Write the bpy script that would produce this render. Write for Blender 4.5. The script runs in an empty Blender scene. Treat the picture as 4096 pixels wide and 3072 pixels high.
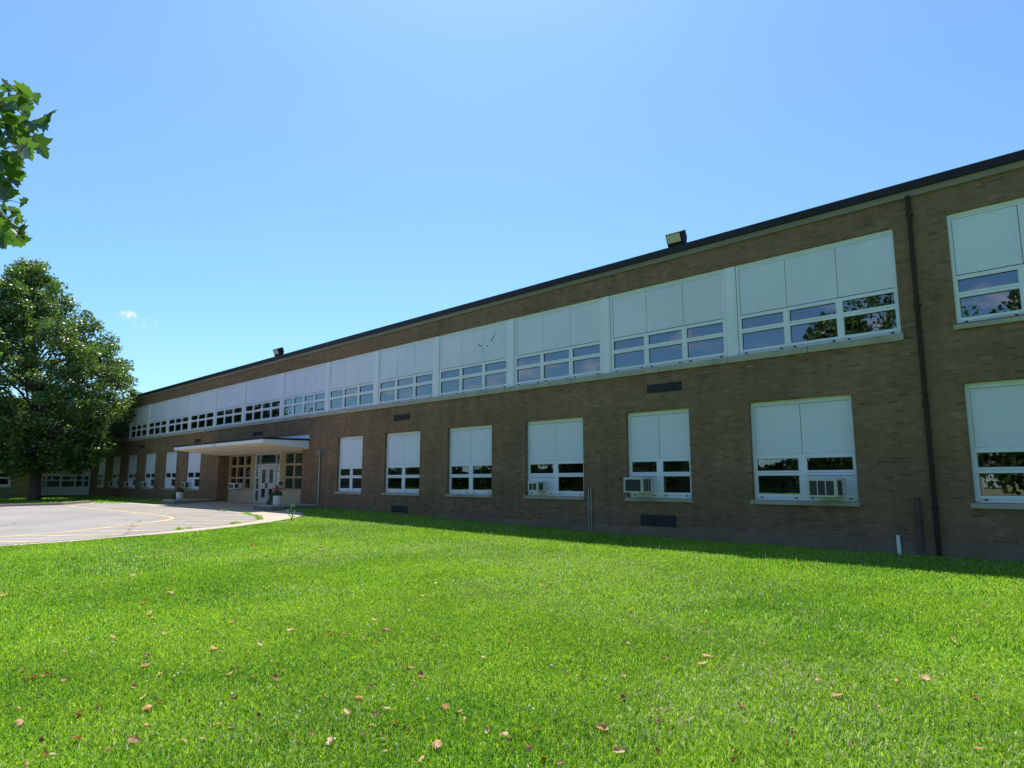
import bpy, bmesh, math, random
import numpy as np
from mathutils import Vector, Matrix, noise

# ------------------------------------------------------------------ camera, sky, sun, exposure
S = bpy.context.scene
COL = S.collection
cam_d = bpy.data.cameras.new('camera')
cam = bpy.data.objects.new('camera', cam_d)
COL.objects.link(cam)
S.camera = cam
F_PX, PITCH, YAW = 2678.16, 0.144443, -0.77671
cam_d.sensor_width = 36.0
cam_d.lens = 36.0 * F_PX / 4096.0
cam_d.clip_start = 0.05
cam_d.clip_end = 3000
cam.location = (0, 0, 1.55)
_cy, _sy = math.cos(YAW), math.sin(YAW)
FWD = Vector((_sy * math.cos(PITCH), _cy * math.cos(PITCH), math.sin(PITCH)))
RGT = Vector((_cy, -_sy, 0))
UPV = RGT.cross(FWD)
cam.rotation_euler = Matrix((RGT, UPV, -FWD)).transposed().to_euler()

SUN_TRAVEL = Vector((0.377, -0.340, -1.0)).normalized()
SUN_ELEV = math.asin(-SUN_TRAVEL.z)
SUN_AZ = math.atan2(-SUN_TRAVEL.x, -SUN_TRAVEL.y)      # clockwise from +Y
W = bpy.data.worlds.new('World')
S.world = W
W.use_nodes = True
wn, wl = W.node_tree.nodes, W.node_tree.links
wn.clear()
sky = wn.new('ShaderNodeTexSky')
sky.sky_type = 'NISHITA'
sky.sun_disc = False
sky.sun_elevation = SUN_ELEV
sky.sun_rotation = SUN_AZ
sky.altitude = 200
sky.air_density = 1.0
sky.dust_density = 0.9
sky.ozone_density = 2.2
# small fair-weather clouds: one wisp low in the west and scattered cumulus in the eastern half
tc = wn.new('ShaderNodeTexCoord')
mp = wn.new('ShaderNodeMapping')
mp.inputs['Scale'].default_value = (1.0, 1.0, 2.2)
wl.new(tc.outputs['Generated'], mp.inputs[0])
nz = wn.new('ShaderNodeTexNoise')
nz.inputs['Scale'].default_value = 13.0
nz.inputs['Detail'].default_value = 7
nz.inputs['Roughness'].default_value = 0.6
wl.new(mp.outputs[0], nz.inputs['Vector'])
rp = wn.new('ShaderNodeValToRGB')
rp.color_ramp.elements[0].position = 0.53
rp.color_ramp.elements[1].position = 0.68
wl.new(nz.outputs['Fac'], rp.inputs[0])
sx = wn.new('ShaderNodeSeparateXYZ')
wl.new(tc.outputs['Generated'], sx.inputs[0])
def wmath(op, a, b=None, c=None):
    n = wn.new('ShaderNodeMath')
    n.operation = op
    for i, v in enumerate((a, b, c)):
        if v is None:
            continue
        if isinstance(v, (int, float)):
            n.inputs[i].default_value = v
        else:
            wl.new(v, n.inputs[i])
    n.use_clamp = False
    return n.outputs[0]
east = wmath('SMOOTH_MIN', wmath('MAXIMUM', wmath('MULTIPLY', sx.outputs['Y'], -4.0), 0.0), 1.0, 0.1)
low = wmath('MAXIMUM', wmath('SUBTRACT', 1.0, wmath('MULTIPLY', sx.outputs['Z'], 1.6)), 0.0)
m_east = wmath('MULTIPLY', wmath('MULTIPLY', rp.outputs[0], east), low)
def wisp(d, r, gain):
    v = wn.new('ShaderNodeVectorMath')
    v.operation = 'SUBTRACT'
    wl.new(tc.outputs['Generated'], v.inputs[0])
    v.inputs[1].default_value = d
    sc = wn.new('ShaderNodeVectorMath')
    sc.operation = 'MULTIPLY'
    wl.new(v.outputs[0], sc.inputs[0])
    sc.inputs[1].default_value = (1, 1, 2.0)
    ln = wn.new('ShaderNodeVectorMath')
    ln.operation = 'LENGTH'
    wl.new(sc.outputs[0], ln.inputs[0])
    fall = wmath('MAXIMUM', wmath('SUBTRACT', 1.0, wmath('DIVIDE', ln.outputs['Value'], r)), 0.0)
    n2 = wn.new('ShaderNodeTexNoise')
    n2.inputs['Scale'].default_value = 110
    n2.inputs['Detail'].default_value = 5
    wl.new(tc.outputs['Generated'], n2.inputs['Vector'])
    return wmath('MINIMUM', wmath('MULTIPLY', wmath('MULTIPLY', fall, wmath('MAXIMUM', wmath('SUBTRACT', n2.outputs['Fac'], 0.4), 0.0)), gain), 1.0)
m_all = wmath('MAXIMUM', m_east, wmath('MAXIMUM', wisp((-0.943, 0.254, 0.2125), 0.013, 7.0), wisp((-0.939, 0.273, 0.203), 0.022, 1.1)))
mix = wn.new('ShaderNodeMixRGB')
wl.new(m_all, mix.inputs[0])
hs = wn.new('ShaderNodeMixRGB')
hs.blend_type = 'MULTIPLY'
hs.inputs[0].default_value = 1.0
hs.inputs[2].default_value = (0.77, 1.085, 1.27, 1)
wl.new(sky.outputs[0], hs.inputs[1])
wl.new(hs.outputs[0], mix.inputs[1])
mix.inputs[2].default_value = (6.6, 6.7, 7.2, 1)
bg = wn.new('ShaderNodeBackground')
bg.inputs['Strength'].default_value = 0.10
wl.new(mix.outputs[0], bg.inputs[0])
wo = wn.new('ShaderNodeOutputWorld')
wl.new(bg.outputs[0], wo.inputs[0])

sun_d = bpy.data.lights.new('sun', 'SUN')
sun_d.energy = 5.0
sun_d.angle = math.radians(0.5)
sun_d.color = (1.0, 0.96, 0.89)
sun = bpy.data.objects.new('sun', sun_d)
COL.objects.link(sun)
sun.location = (-30, 30, 80)
sun.rotation_euler = SUN_TRAVEL.to_track_quat('-Z', 'Y').to_euler()

S.view_settings.view_transform = 'Standard'
S.view_settings.look = 'None'
S.view_settings.exposure = 0.63
S.view_settings.gamma = 1.0
S.view_settings.use_curve_mapping = False
S.cycles.max_bounces = 8
S.cycles.diffuse_bounces = 4
S.cycles.transparent_max_bounces = 8
S.cycles.use_denoising = True

# ------------------------------------------------------------------ materials
def mat(name):
    m = bpy.data.materials.new(name)
    m.use_nodes = True
    nt = m.node_tree
    b = nt.nodes['Principled BSDF']
    return m, nt, b
def N(nt, typ, **kw):
    n = nt.nodes.new(typ)
    for k, v in kw.items():
        if k in n.inputs:
            n.inputs[k].default_value = v
        else:
            setattr(n, k, v)
    return n
def simple(name, col, rough=0.6, var=0.12, scale=3.0, spec=0.4, bump=0.0, metal=0.0, stain=None):
    """one paint / stone / metal: base colour broken up by two scales of noise, a little bump"""
    m, nt, b = mat(name)
    L = nt.links
    t = N(nt, 'ShaderNodeTexCoord')
    n1 = N(nt, 'ShaderNodeTexNoise', Scale=scale, Detail=6.0, Roughness=0.65)
    L.new(t.outputs['Object'], n1.inputs['Vector'])
    r = N(nt, 'ShaderNodeValToRGB')
    r.color_ramp.elements[0].position, r.color_ramp.elements[1].position = 0.3, 0.7
    r.color_ramp.elements[0].color = tuple(c * (1 - var) for c in col) + (1,)
    r.color_ramp.elements[1].color = tuple(min(1, c * (1 + var)) for c in col) + (1,)
    L.new(n1.outputs['Fac'], r.inputs[0])
    L.new(r.outputs[0], b.inputs['Base Color'])
    b.inputs['Roughness'].default_value = rough
    b.inputs['Specular IOR Level'].default_value = spec
    b.inputs['Metallic'].default_value = metal
    if bump:
        n2 = N(nt, 'ShaderNodeTexNoise', Scale=scale * 25, Detail=4.0)
        L.new(t.outputs['Object'], n2.inputs['Vector'])
        bp = N(nt, 'ShaderNodeBump', Strength=bump, Distance=0.02)
        L.new(n2.outputs['Fac'], bp.inputs['Height'])
        L.new(bp.outputs[0], b.inputs['Normal'])
    return m
def streaked(name, col, rough, var, scale, spec):
    """paint with faint rain streaks running down it and a little grime"""
    m = simple(name, col, rough, var, scale, spec)
    nt = m.node_tree
    L = nt.links
    b = nt.nodes['Principled BSDF']
    src = b.inputs['Base Color'].links[0].from_socket
    t = N(nt, 'ShaderNodeTexCoord')
    mp_ = N(nt, 'ShaderNodeMapping')
    mp_.inputs['Scale'].default_value = (9, 9, 0.45)
    L.new(t.outputs['Object'], mp_.inputs[0])
    n = N(nt, 'ShaderNodeTexNoise', Scale=1.0, Detail=5.0, Roughness=0.65)
    L.new(mp_.outputs[0], n.inputs['Vector'])
    r = N(nt, 'ShaderNodeValToRGB')
    r.color_ramp.elements[0].position, r.color_ramp.elements[1].position = 0.34, 0.56
    r.color_ramp.elements[0].color = (0.80, 0.79, 0.75, 1)
    r.color_ramp.elements[1].color = (1, 1, 1, 1)
    L.new(n.outputs['Fac'], r.inputs[0])
    mx = N(nt, 'ShaderNodeMixRGB', blend_type='MULTIPLY')
    mx.inputs[0].default_value = 0.13
    L.new(src, mx.inputs[1])
    L.new(r.outputs[0], mx.inputs[2])
    L.new(mx.outputs[0], b.inputs['Base Color'])
    return m
def brick_mat(name, stops, bw=0.192, bh=0.0635, mortar=(0.235, 0.165, 0.11)):
    m, nt, b = mat(name)
    L = nt.links
    t = N(nt, 'ShaderNodeTexCoord')
    g_ = N(nt, 'ShaderNodeNewGeometry')
    sp = N(nt, 'ShaderNodeSeparateXYZ')
    L.new(t.outputs['Object'], sp.inputs[0])
    sn = N(nt, 'ShaderNodeSeparateXYZ')
    L.new(g_.outputs['True Normal'], sn.inputs[0])
    ab = N(nt, 'ShaderNodeMath', operation='ABSOLUTE')
    L.new(sn.outputs['X'], ab.inputs[0])
    gt = N(nt, 'ShaderNodeMath', operation='GREATER_THAN')
    L.new(ab.outputs[0], gt.inputs[0])
    gt.inputs[1].default_value = 0.5
    mu = N(nt, 'ShaderNodeMix')
    L.new(gt.outputs[0], mu.inputs[0])
    L.new(sp.outputs['X'], mu.inputs[2])
    L.new(sp.outputs['Y'], mu.inputs[3])
    cb = N(nt, 'ShaderNodeCombineXYZ')
    L.new(mu.outputs[0], cb.inputs[0])
    L.new(sp.outputs['Z'], cb.inputs[1])
    br = N(nt, 'ShaderNodeTexBrick')
    br.inputs['Color1'].default_value = (0, 0, 0, 1)
    br.inputs['Color2'].default_value = (1, 1, 1, 1)
    br.inputs['Mortar'].default_value = (0.5, 0.5, 0.5, 1)
    br.inputs['Scale'].default_value = 1.0
    br.inputs['Mortar Size'].default_value = 0.005
    br.inputs['Mortar Smooth'].default_value = 0.3
    br.inputs['Brick Width'].default_value = bw
    br.inputs['Row Height'].default_value = bh
    L.new(cb.outputs[0], br.inputs['Vector'])
    cr = N(nt, 'ShaderNodeValToRGB')
    e = cr.color_ramp.elements
    while len(e) < len(stops):
        e.new(0.5)
    for i, (p, c) in enumerate(stops):
        e[i].position = p
        e[i].color = c + (1,)
    L.new(br.outputs['Color'], cr.inputs[0])
    # broad weathering over the whole wall, stretched sideways
    mp_ = N(nt, 'ShaderNodeMapping')
    mp_.inputs['Scale'].default_value = (0.35, 0.9, 1)
    L.new(cb.outputs[0], mp_.inputs[0])
    nz_ = N(nt, 'ShaderNodeTexNoise', Scale=1.0, Detail=8.0, Roughness=0.7)
    L.new(mp_.outputs[0], nz_.inputs['Vector'])
    r2 = N(nt, 'ShaderNodeValToRGB')
    r2.color_ramp.elements[0].color = (0.74, 0.73, 0.72, 1)
    r2.color_ramp.elements[1].color = (1.2, 1.2, 1.2, 1)
    r2.color_ramp.elements[0].position, r2.color_ramp.elements[1].position = 0.3, 0.72
    L.new(nz_.outputs['Fac'], r2.inputs[0])
    mx = N(nt, 'ShaderNodeMixRGB', blend_type='MULTIPLY')
    mx.inputs[0].default_value = 1.0
    L.new(cr.outputs[0], mx.inputs[1])
    L.new(r2.outputs[0], mx.inputs[2])
    # rain streaks running down the brick
    mp3 = N(nt, 'ShaderNodeMapping')
    mp3.inputs['Scale'].default_value = (3.2, 0.16, 1)
    L.new(cb.outputs[0], mp3.inputs[0])
    nz3 = N(nt, 'ShaderNodeTexNoise', Scale=1.0, Detail=6.0, Roughness=0.6)
    L.new(mp3.outputs[0], nz3.inputs['Vector'])
    r3 = N(nt, 'ShaderNodeValToRGB')
    r3.color_ramp.elements[0].color = (0.80, 0.79, 0.78, 1)
    r3.color_ramp.elements[1].color = (1.06, 1.06, 1.06, 1)
    r3.color_ramp.elements[0].position, r3.color_ramp.elements[1].position = 0.32, 0.6
    L.new(nz3.outputs['Fac'], r3.inputs[0])
    mx3 = N(nt, 'ShaderNodeMixRGB', blend_type='MULTIPLY')
    mx3.inputs[0].default_value = 0.8
    L.new(mx.outputs[0], mx3.inputs[1])
    L.new(r3.outputs[0], mx3.inputs[2])
    mm = N(nt, 'ShaderNodeMixRGB')
    L.new(br.outputs['Fac'], mm.inputs[0])
    L.new(mx3.outputs[0], mm.inputs[1])
    mm.inputs[2].default_value = mortar + (1,)
    L.new(mm.outputs[0], b.inputs['Base Color'])
    b.inputs['Roughness'].default_value = 0.9
    b.inputs['Specular IOR Level'].default_value = 0.25
    bp = N(nt, 'ShaderNodeBump', Strength=0.5, Distance=0.01, invert=True)
    L.new(br.outputs['Fac'], bp.inputs['Height'])
    L.new(bp.outputs[0], b.inputs['Normal'])
    return m
def leaf_mat(name, lo, hi, trans=0.45, gloss=0.06, rough=0.45):
    """thin leaves and blades: colour from the mesh's own per-leaf random value, light passes through"""
    m, nt, b = mat(name)
    L = nt.links
    nt.nodes.remove(b)
    at = N(nt, 'ShaderNodeAttribute', attribute_name='rnd')
    cr = N(nt, 'ShaderNodeValToRGB')
    e = cr.color_ramp.elements
    cols = [lo, hi] if not isinstance(lo, list) else lo
    stops = [0, 1] if not isinstance(lo, list) else hi
    while len(e) < len(cols):
        e.new(0.5)
    for i, c in enumerate(cols):
        e[i].position = stops[i]
        e[i].color = c + (1,)
    L.new(at.outputs['Fac'], cr.inputs[0])
    d = N(nt, 'ShaderNodeBsdfDiffuse')
    tr = N(nt, 'ShaderNodeBsdfTranslucent')
    gl = N(nt, 'ShaderNodeBsdfGlossy', Roughness=rough)
    gl.inputs['Color'].default_value = (1, 1, 1, 1)
    hsv = N(nt, 'ShaderNodeHueSaturation', Saturation=1.08, Value=1.35, Hue=0.488)
    L.new(cr.outputs[0], d.inputs[0])
    L.new(cr.outputs[0], hsv.inputs['Color'])
    L.new(hsv.outputs[0], tr.inputs[0])
    a = N(nt, 'ShaderNodeMixShader')
    a.inputs[0].default_value = trans
    L.new(d.outputs[0], a.inputs[1])
    L.new(tr.outputs[0], a.inputs[2])
    c2 = N(nt, 'ShaderNodeMixShader')
    c2.inputs[0].default_value = gloss
    L.new(a.outputs[0], c2.inputs[1])
    L.new(gl.outputs[0], c2.inputs[2])
    L.new(c2.outputs[0], nt.nodes['Material Output'].inputs[0])
    return m
def glass_mat(name, tint=(0.43, 0.47, 0.48), ior=2.7):
    m, nt, b = mat(name)
    L = nt.links
    nt.nodes.remove(b)
    tr = N(nt, 'ShaderNodeBsdfTransparent')
    tr.inputs[0].default_value = tint + (1,)
    gl = N(nt, 'ShaderNodeBsdfGlossy', Roughness=0.0)
    gl.inputs['Color'].default_value = (0.84, 0.93, 1, 1)
    t = N(nt, 'ShaderNodeTexCoord')
    n1 = N(nt, 'ShaderNodeTexNoise', Scale=1.3, Detail=2.0)
    L.new(t.outputs['Object'], n1.inputs['Vector'])
    bp = N(nt, 'ShaderNodeBump', Strength=0.012, Distance=0.05)
    L.new(n1.outputs['Fac'], bp.inputs['Height'])
    L.new(bp.outputs[0], gl.inputs['Normal'])
    fr = N(nt, 'ShaderNodeFresnel', IOR=ior)
    mx = N(nt, 'ShaderNodeMixShader')
    L.new(fr.outputs[0], mx.inputs[0])
    L.new(tr.outputs[0], mx.inputs[1])
    L.new(gl.outputs[0], mx.inputs[2])
    L.new(mx.outputs[0], nt.nodes['Material Output'].inputs[0])
    return m

BR = [(0.0, (0.14, 0.08, 0.05)), (0.06, (0.18, 0.104, 0.062)), (0.2, (0.20, 0.118, 0.069)), (0.6, (0.218, 0.13, 0.076)), (0.88, (0.232, 0.143, 0.086)), (1.0, (0.258, 0.166, 0.104))]
M = {
 'brick': brick_mat('tan brick', BR),
 'stone': simple('limestone', (0.36, 0.33, 0.28), 0.9, 0.22, 1.6, 0.2, 0.25),
 'plinth': simple('stained concrete plinth', (0.215, 0.15, 0.105), 0.92, 0.25, 0.9, 0.2, 0.3),
 'white': streaked('white painted metal', (0.69, 0.70, 0.79), 0.42, 0.05, 1.2, 0.4),
 'panel': streaked('white infill panel', (0.64, 0.655, 0.77), 0.5, 0.06, 0.5, 0.3),
 'gap': simple('dark joint', (0.07, 0.07, 0.07), 0.9, 0.1),
 'fascia': simple('dark bronze metal', (0.018, 0.017, 0.021), 0.5, 0.2, 0.8, 0.25),
 'frieze': simple('tan metal coping', (0.215, 0.185, 0.15), 0.7, 0.12, 0.7, 0.3),
 'iron': simple('dark iron', (0.03, 0.027, 0.026), 0.75, 0.3, 3, 0.15),
 'darkpipe': simple('rusty dark pipe', (0.115, 0.088, 0.07), 0.9, 0.3, 4, 0.1),
 'pipe': simple('brown pipe paint', (0.042, 0.03, 0.022), 0.75, 0.2, 2, 0.15),
 'galv': simple('galvanised steel', (0.33, 0.34, 0.35), 0.45, 0.15, 6, 0.5, 0, 0.6),
 'vent': simple('dark louvre metal', (0.04, 0.038, 0.042), 0.75, 0.15, 3, 0.12),
 'room': simple('room wall', (0.22, 0.21, 0.18), 0.9, 0.1, 0.6),
 'curtain': simple('pale curtain', (0.55, 0.58, 0.5), 0.9, 0.15, 2.0, 0.1),
 'green': simple('green board', (0.10, 0.16, 0.11), 0.8, 0.2, 1.0, 0.2),
 'glass': glass_mat('window glass'),
 'soffit': simple('cream soffit', (0.78, 0.69, 0.53), 0.7, 0.06, 0.8, 0.2),
 'gold': simple('ochre frame', (0.36, 0.27, 0.15), 0.6, 0.1, 1.5, 0.3),
 'tanpanel': simple('tan panel', (0.45, 0.36, 0.25), 0.7, 0.08, 0.8, 0.3),
 'greydoor': simple('pale grey door', (0.50, 0.50, 0.49), 0.45, 0.05, 1.5, 0.4),
 'paper': simple('paper notice', (0.75, 0.78, 0.8), 0.8, 0.08, 9, 0.1),
 'bluepaper': simple('blue paper', (0.45, 0.62, 0.68), 0.8, 0.1, 7, 0.1),
 'yellowpaper': simple('yellow paper', (0.65, 0.62, 0.05), 0.8, 0.1, 7, 0.1),
 'ac': simple('beige appliance paint', (0.52, 0.5, 0.44), 0.5, 0.06, 3, 0.4),
 'acgrille': simple('dark grille', (0.055, 0.055, 0.055), 0.7, 0.2, 20, 0.3),
 'lamp': simple('lamp housing', (0.012, 0.013, 0.02), 0.65, 0.1, 3, 0.12),
 'lens': simple('lamp reflector', (0.46, 0.40, 0.35), 0.25, 0.3, 16, 0.8),
 'pot': simple('concrete planter', (0.55, 0.56, 0.58), 0.85, 0.12, 3, 0.2, 0.15),
 'roof': simple('gravel roof', (0.25, 0.24, 0.23), 0.95, 0.15, 2),
 'pvc': simple('white plastic pipe', (0.75, 0.78, 0.78), 0.4, 0.05, 4),
 'bark': simple('grey brown bark', (0.10, 0.082, 0.062), 0.95, 0.35, 5, 0.1, 0.5),
 'wingbrick': None,
 'flower': simple('red petals', (0.5, 0.05, 0.06), 0.7, 0.25, 40, 0.2),
 'clover': simple('white clover heads', (0.8, 0.78, 0.72), 0.9, 0.1, 30, 0.1),
 'soil': simple('potting soil', (0.04, 0.03, 0.02), 0.95, 0.3, 9),
 'treeleaf': leaf_mat('maple leaves', [(0.025, 0.06, 0.01), (0.065, 0.13, 0.02), (0.11, 0.19, 0.028), (0.15, 0.225, 0.04)], [0, 0.4, 0.8, 1], 0.5, 0.06, 0.4),
 'bigleaf': leaf_mat('near leaves', [(0.03, 0.07, 0.015), (0.055, 0.13, 0.02), (0.085, 0.17, 0.03)], [0, 0.5, 1], 0.5, 0.07, 0.45),
 'farleaf': leaf_mat('street tree leaves', [(0.02, 0.045, 0.012), (0.05, 0.09, 0.02), (0.09, 0.13, 0.03)], [0, 0.5, 1], 0.35, 0.03),
 'hedgeleaf': leaf_mat('dark hedge leaves', (0.008, 0.02, 0.007), (0.022, 0.045, 0.014), 0.25, 0.03),
 'grass': leaf_mat('grass blades', [(0.06, 0.165, 0.02), (0.16, 0.32, 0.032), (0.26, 0.44, 0.045), (0.41, 0.56, 0.09), (0.42, 0.40, 0.22), (0.52, 0.5, 0.34)], [0, 0.3, 0.6, 0.88, 0.91, 1], 0.45, 0.02, 0.5),
 'weedleaf': leaf_mat('weed leaves', [(0.04, 0.11, 0.03), (0.09, 0.2, 0.04)], [0, 1], 0.45, 0.04),
 'tanleaf': leaf_mat('dry tan leaf', [(0.46, 0.26, 0.12), (0.64, 0.39, 0.21), (0.74, 0.52, 0.33)], [0, 0.5, 1], 0.4, 0.02),
 'brownleaf': leaf_mat('dry brown leaf', [(0.16, 0.065, 0.025), (0.33, 0.15, 0.06), (0.5, 0.28, 0.14)], [0, 0.55, 1], 0.35, 0.02),
 'redleaf': leaf_mat('dry red brown leaf', [(0.10, 0.03, 0.016), (0.20, 0.065, 0.03), (0.38, 0.19, 0.11)], [0, 0.6, 1], 0.3, 0.02),
 'yellowline': simple('worn yellow road paint', (0.60, 0.43, 0.20), 0.8, 0.3, 1.6, 0.2),
 'concrete': simple('pale concrete', (0.42, 0.345, 0.27), 0.9, 0.1, 0.7, 0.2, 0.1),
 'lowwall': simple('weathered block wall', (0.2, 0.19, 0.17), 0.92, 0.18, 1.3, 0.2, 0.2),
}
M['wingbrick'] = brick_mat('yellow grey brick', [(0, (0.15, 0.13, 0.085)), (0.5, (0.22, 0.195, 0.13)), (1, (0.27, 0.24, 0.17))])

def ground_mat():
    m, nt, b = mat('lawn soil and thatch')
    L = nt.links
    t = N(nt, 'ShaderNodeTexCoord')
    a = N(nt, 'ShaderNodeTexNoise', Scale=0.5, Detail=9.0, Roughness=0.7)
    c = N(nt, 'ShaderNodeTexNoise', Scale=30.0, Detail=6.0, Roughness=0.8)
    L.new(t.outputs['Object'], a.inputs['Vector'])
    L.new(t.outputs['Object'], c.inputs['Vector'])
    r = N(nt, 'ShaderNodeValToRGB')
    r.color_ramp.elements[0].color = (0.08, 0.17, 0.012, 1)
    r.color_ramp.elements[1].color = (0.15, 0.28, 0.02, 1)
    r.color_ramp.elements[0].position, r.color_ramp.elements[1].position = 0.32, 0.68
    ad = N(nt, 'ShaderNodeMix')
    ad.inputs[0].default_value = 0.6
    L.new(a.outputs['Fac'], ad.inputs[2])
    L.new(c.outputs['Fac'], ad.inputs[3])
    L.new(ad.outputs[0], r.inputs[0])
    L.new(r.outputs[0], b.inputs['Base Color'])
    b.inputs['Roughness'].default_value = 1.0
    b.inputs['Specular IOR Level'].default_value = 0.05
    return m
def asphalt_mat():
    m, nt, b = mat('bleached asphalt')
    L = nt.links
    t = N(nt, 'ShaderNodeTexCoord')
    a = N(nt, 'ShaderNodeTexNoise', Scale=0.35, Detail=8.0, Roughness=0.65)
    c = N(nt, 'ShaderNodeTexNoise', Scale=70.0, Detail=4.0, Roughness=0.8)
    v = N(nt, 'ShaderNodeTexVoronoi', feature='DISTANCE_TO_EDGE', Scale=0.22)
    w = N(nt, 'ShaderNodeTexNoise', Scale=1.2, Detail=5.0)
    L.new(t.outputs['Object'], a.inputs['Vector'])
    L.new(t.outputs['Object'], c.inputs['Vector'])
    L.new(t.outputs['Object'], w.inputs['Vector'])
    mxv = N(nt, 'ShaderNodeMixRGB')
    mxv.inputs[0].default_value = 0.25
    L.new(t.outputs['Object'], mxv.inputs[1])
    L.new(w.outputs['Color'], mxv.inputs[2])
    L.new(mxv.outputs[0], v.inputs['Vector'])
    ad = N(nt, 'ShaderNodeMix')
    ad.inputs[0].default_value = 0.45
    L.new(a.outputs['Fac'], ad.inputs[2])
    L.new(c.outputs['Fac'], ad.inputs[3])
    r = N(nt, 'ShaderNodeValToRGB')
    r.color_ramp.elements[0].color = (0.20, 0.183, 0.168, 1)
    r.color_ramp.elements[1].color = (0.32, 0.295, 0.272, 1)
    r.color_ramp.elements[0].position, r.color_ramp.elements[1].position = 0.33, 0.66
    L.new(ad.outputs[0], r.inputs[0])
    cr = N(nt, 'ShaderNodeValToRGB')
    cr.color_ramp.elements[0].color = (0.5, 0.48, 0.46, 1)
    cr.color_ramp.elements[0].position = 0.0
    cr.color_ramp.elements[1].position = 0.006
    L.new(v.outputs['Distance'], cr.inputs[0])
    mu = N(nt, 'ShaderNodeMixRGB', blend_type='MULTIPLY')
    mu.inputs[0].default_value = 1.0
    L.new(r.outputs[0], mu.inputs[1])
    L.new(cr.outputs[0], mu.inputs[2])
    L.new(mu.outputs[0], b.inputs['Base Color'])
    b.inputs['Roughness'].default_value = 0.9
    b.inputs['Specular IOR Level'].default_value = 0.25
    return m
M['ground'] = ground_mat()
M['asphalt'] = asphalt_mat()

# ------------------------------------------------------------------ mesh helpers
class MB:
    def __init__(self):
        self.v, self.f = [], []
    def quad(self, *p):
        i = len(self.v)
        self.v += [tuple(q) for q in p]
        self.f.append(tuple(range(i, i + len(p))))
        return self
    def box(self, x0, x1, y0, y1, z0, z1):
        i = len(self.v)
        self.v += [(x0, y0, z0), (x1, y0, z0), (x1, y1, z0), (x0, y1, z0), (x0, y0, z1), (x1, y0, z1), (x1, y1, z1), (x0, y1, z1)]
        for f in ((0, 3, 2, 1), (4, 5, 6, 7), (0, 1, 5, 4), (1, 2, 6, 5), (2, 3, 7, 6), (3, 0, 4, 7)):
            self.f.append(tuple(i + k for k in f))
        return self
    def prism(self, prof, x0, x1, axis='x'):
        """closed profile [(a, b)...] swept along x (profile in y, z)"""
        n = len(prof)
        i = len(self.v)
        for x in (x0, x1):
            for a, b in prof:
                self.v.append((x, a, b) if axis == 'x' else (a, x, b))
        for k in range(n):
            self.f.append((i + k, i + (k + 1) % n, i + n + (k + 1) % n, i + n + k))
        self.f.append(tuple(i + k for k in reversed(range(n))))
        self.f.append(tuple(i + n + k for k in range(n)))
        return self
    def tube(self, pts, radii, seg=8):
        pts = [Vector(p) for p in pts]
        if not isinstance(radii, (list, tuple)):
            radii = [radii] * len(pts)
        i = len(self.v)
        for k, p in enumerate(pts):
            t = (pts[min(k + 1, len(pts) - 1)] - pts[max(k - 1, 0)]).normalized()
            a = t.orthogonal().normalized() if k == 0 else (a - t * a.dot(t)).normalized()
            b = t.cross(a)
            for s in range(seg):
                w = 2 * math.pi * s / seg
                self.v.append(tuple(p + (a * math.cos(w) + b * math.sin(w)) * radii[k]))
        for k in range(len(pts) - 1):
            for s in range(seg):
                self.f.append((i + k * seg + s, i + k * seg + (s + 1) % seg, i + (k + 1) * seg + (s + 1) % seg, i + (k + 1) * seg + s))
        self.f.append(tuple(i + s for s in reversed(range(seg))))
        e = i + (len(pts) - 1) * seg
        self.f.append(tuple(e + s for s in range(seg)))
        return self
    def lathe(self, prof, c=(0, 0, 0), seg=24):
        i = len(self.v)
        for r, z in prof:
            for s in range(seg):
                w = 2 * math.pi * s / seg
                self.v.append((c[0] + r * math.cos(w), c[1] + r * math.sin(w), c[2] + z))
        for k in range(len(prof) - 1):
            for s in range(seg):
                self.f.append((i + k * seg + s, i + k * seg + (s + 1) % seg, i + (k + 1) * seg + (s + 1) % seg, i + (k + 1) * seg + s))
        self.f.append(tuple(i + s for s in reversed(range(seg))))
        e = i + (len(prof) - 1) * seg
        self.f.append(tuple(e + s for s in range(seg)))
        return self
    def build(self, name, m, parent=None, bevel=0.0, smooth=False, weld=True):
        me = bpy.data.meshes.new(name)
        me.from_pydata(self.v, [], self.f)
        me.materials.append(m)
        if smooth:
            me.polygons.foreach_set('use_smooth', [True] * len(me.polygons))
        me.update()
        o = bpy.data.objects.new(name, me)
        COL.objects.link(o)
        if parent is not None:
            o.parent = parent
            o.matrix_parent_inverse = Matrix.Translation(parent.matrix_basis.translation).inverted() if parent.parent is None else Matrix()
        if bevel:
            b = o.modifiers.new('bevel', 'BEVEL')
            b.width = bevel
            b.segments = 2
            b.limit_method = 'ANGLE'
        return o
def tag(o, label=None, cat=None, group=None, kind=None):
    for k, v in (('label', label), ('category', cat), ('group', group), ('kind', kind)):
        if v:
            o[k] = v
    return o
def thing(name, label, cat, loc=(0, 0, 0), group=None):
    o = bpy.data.objects.new(name, None)
    o.empty_display_size = 0.2
    COL.objects.link(o)
    o.location = loc
    return tag(o, label, cat, group)
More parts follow.
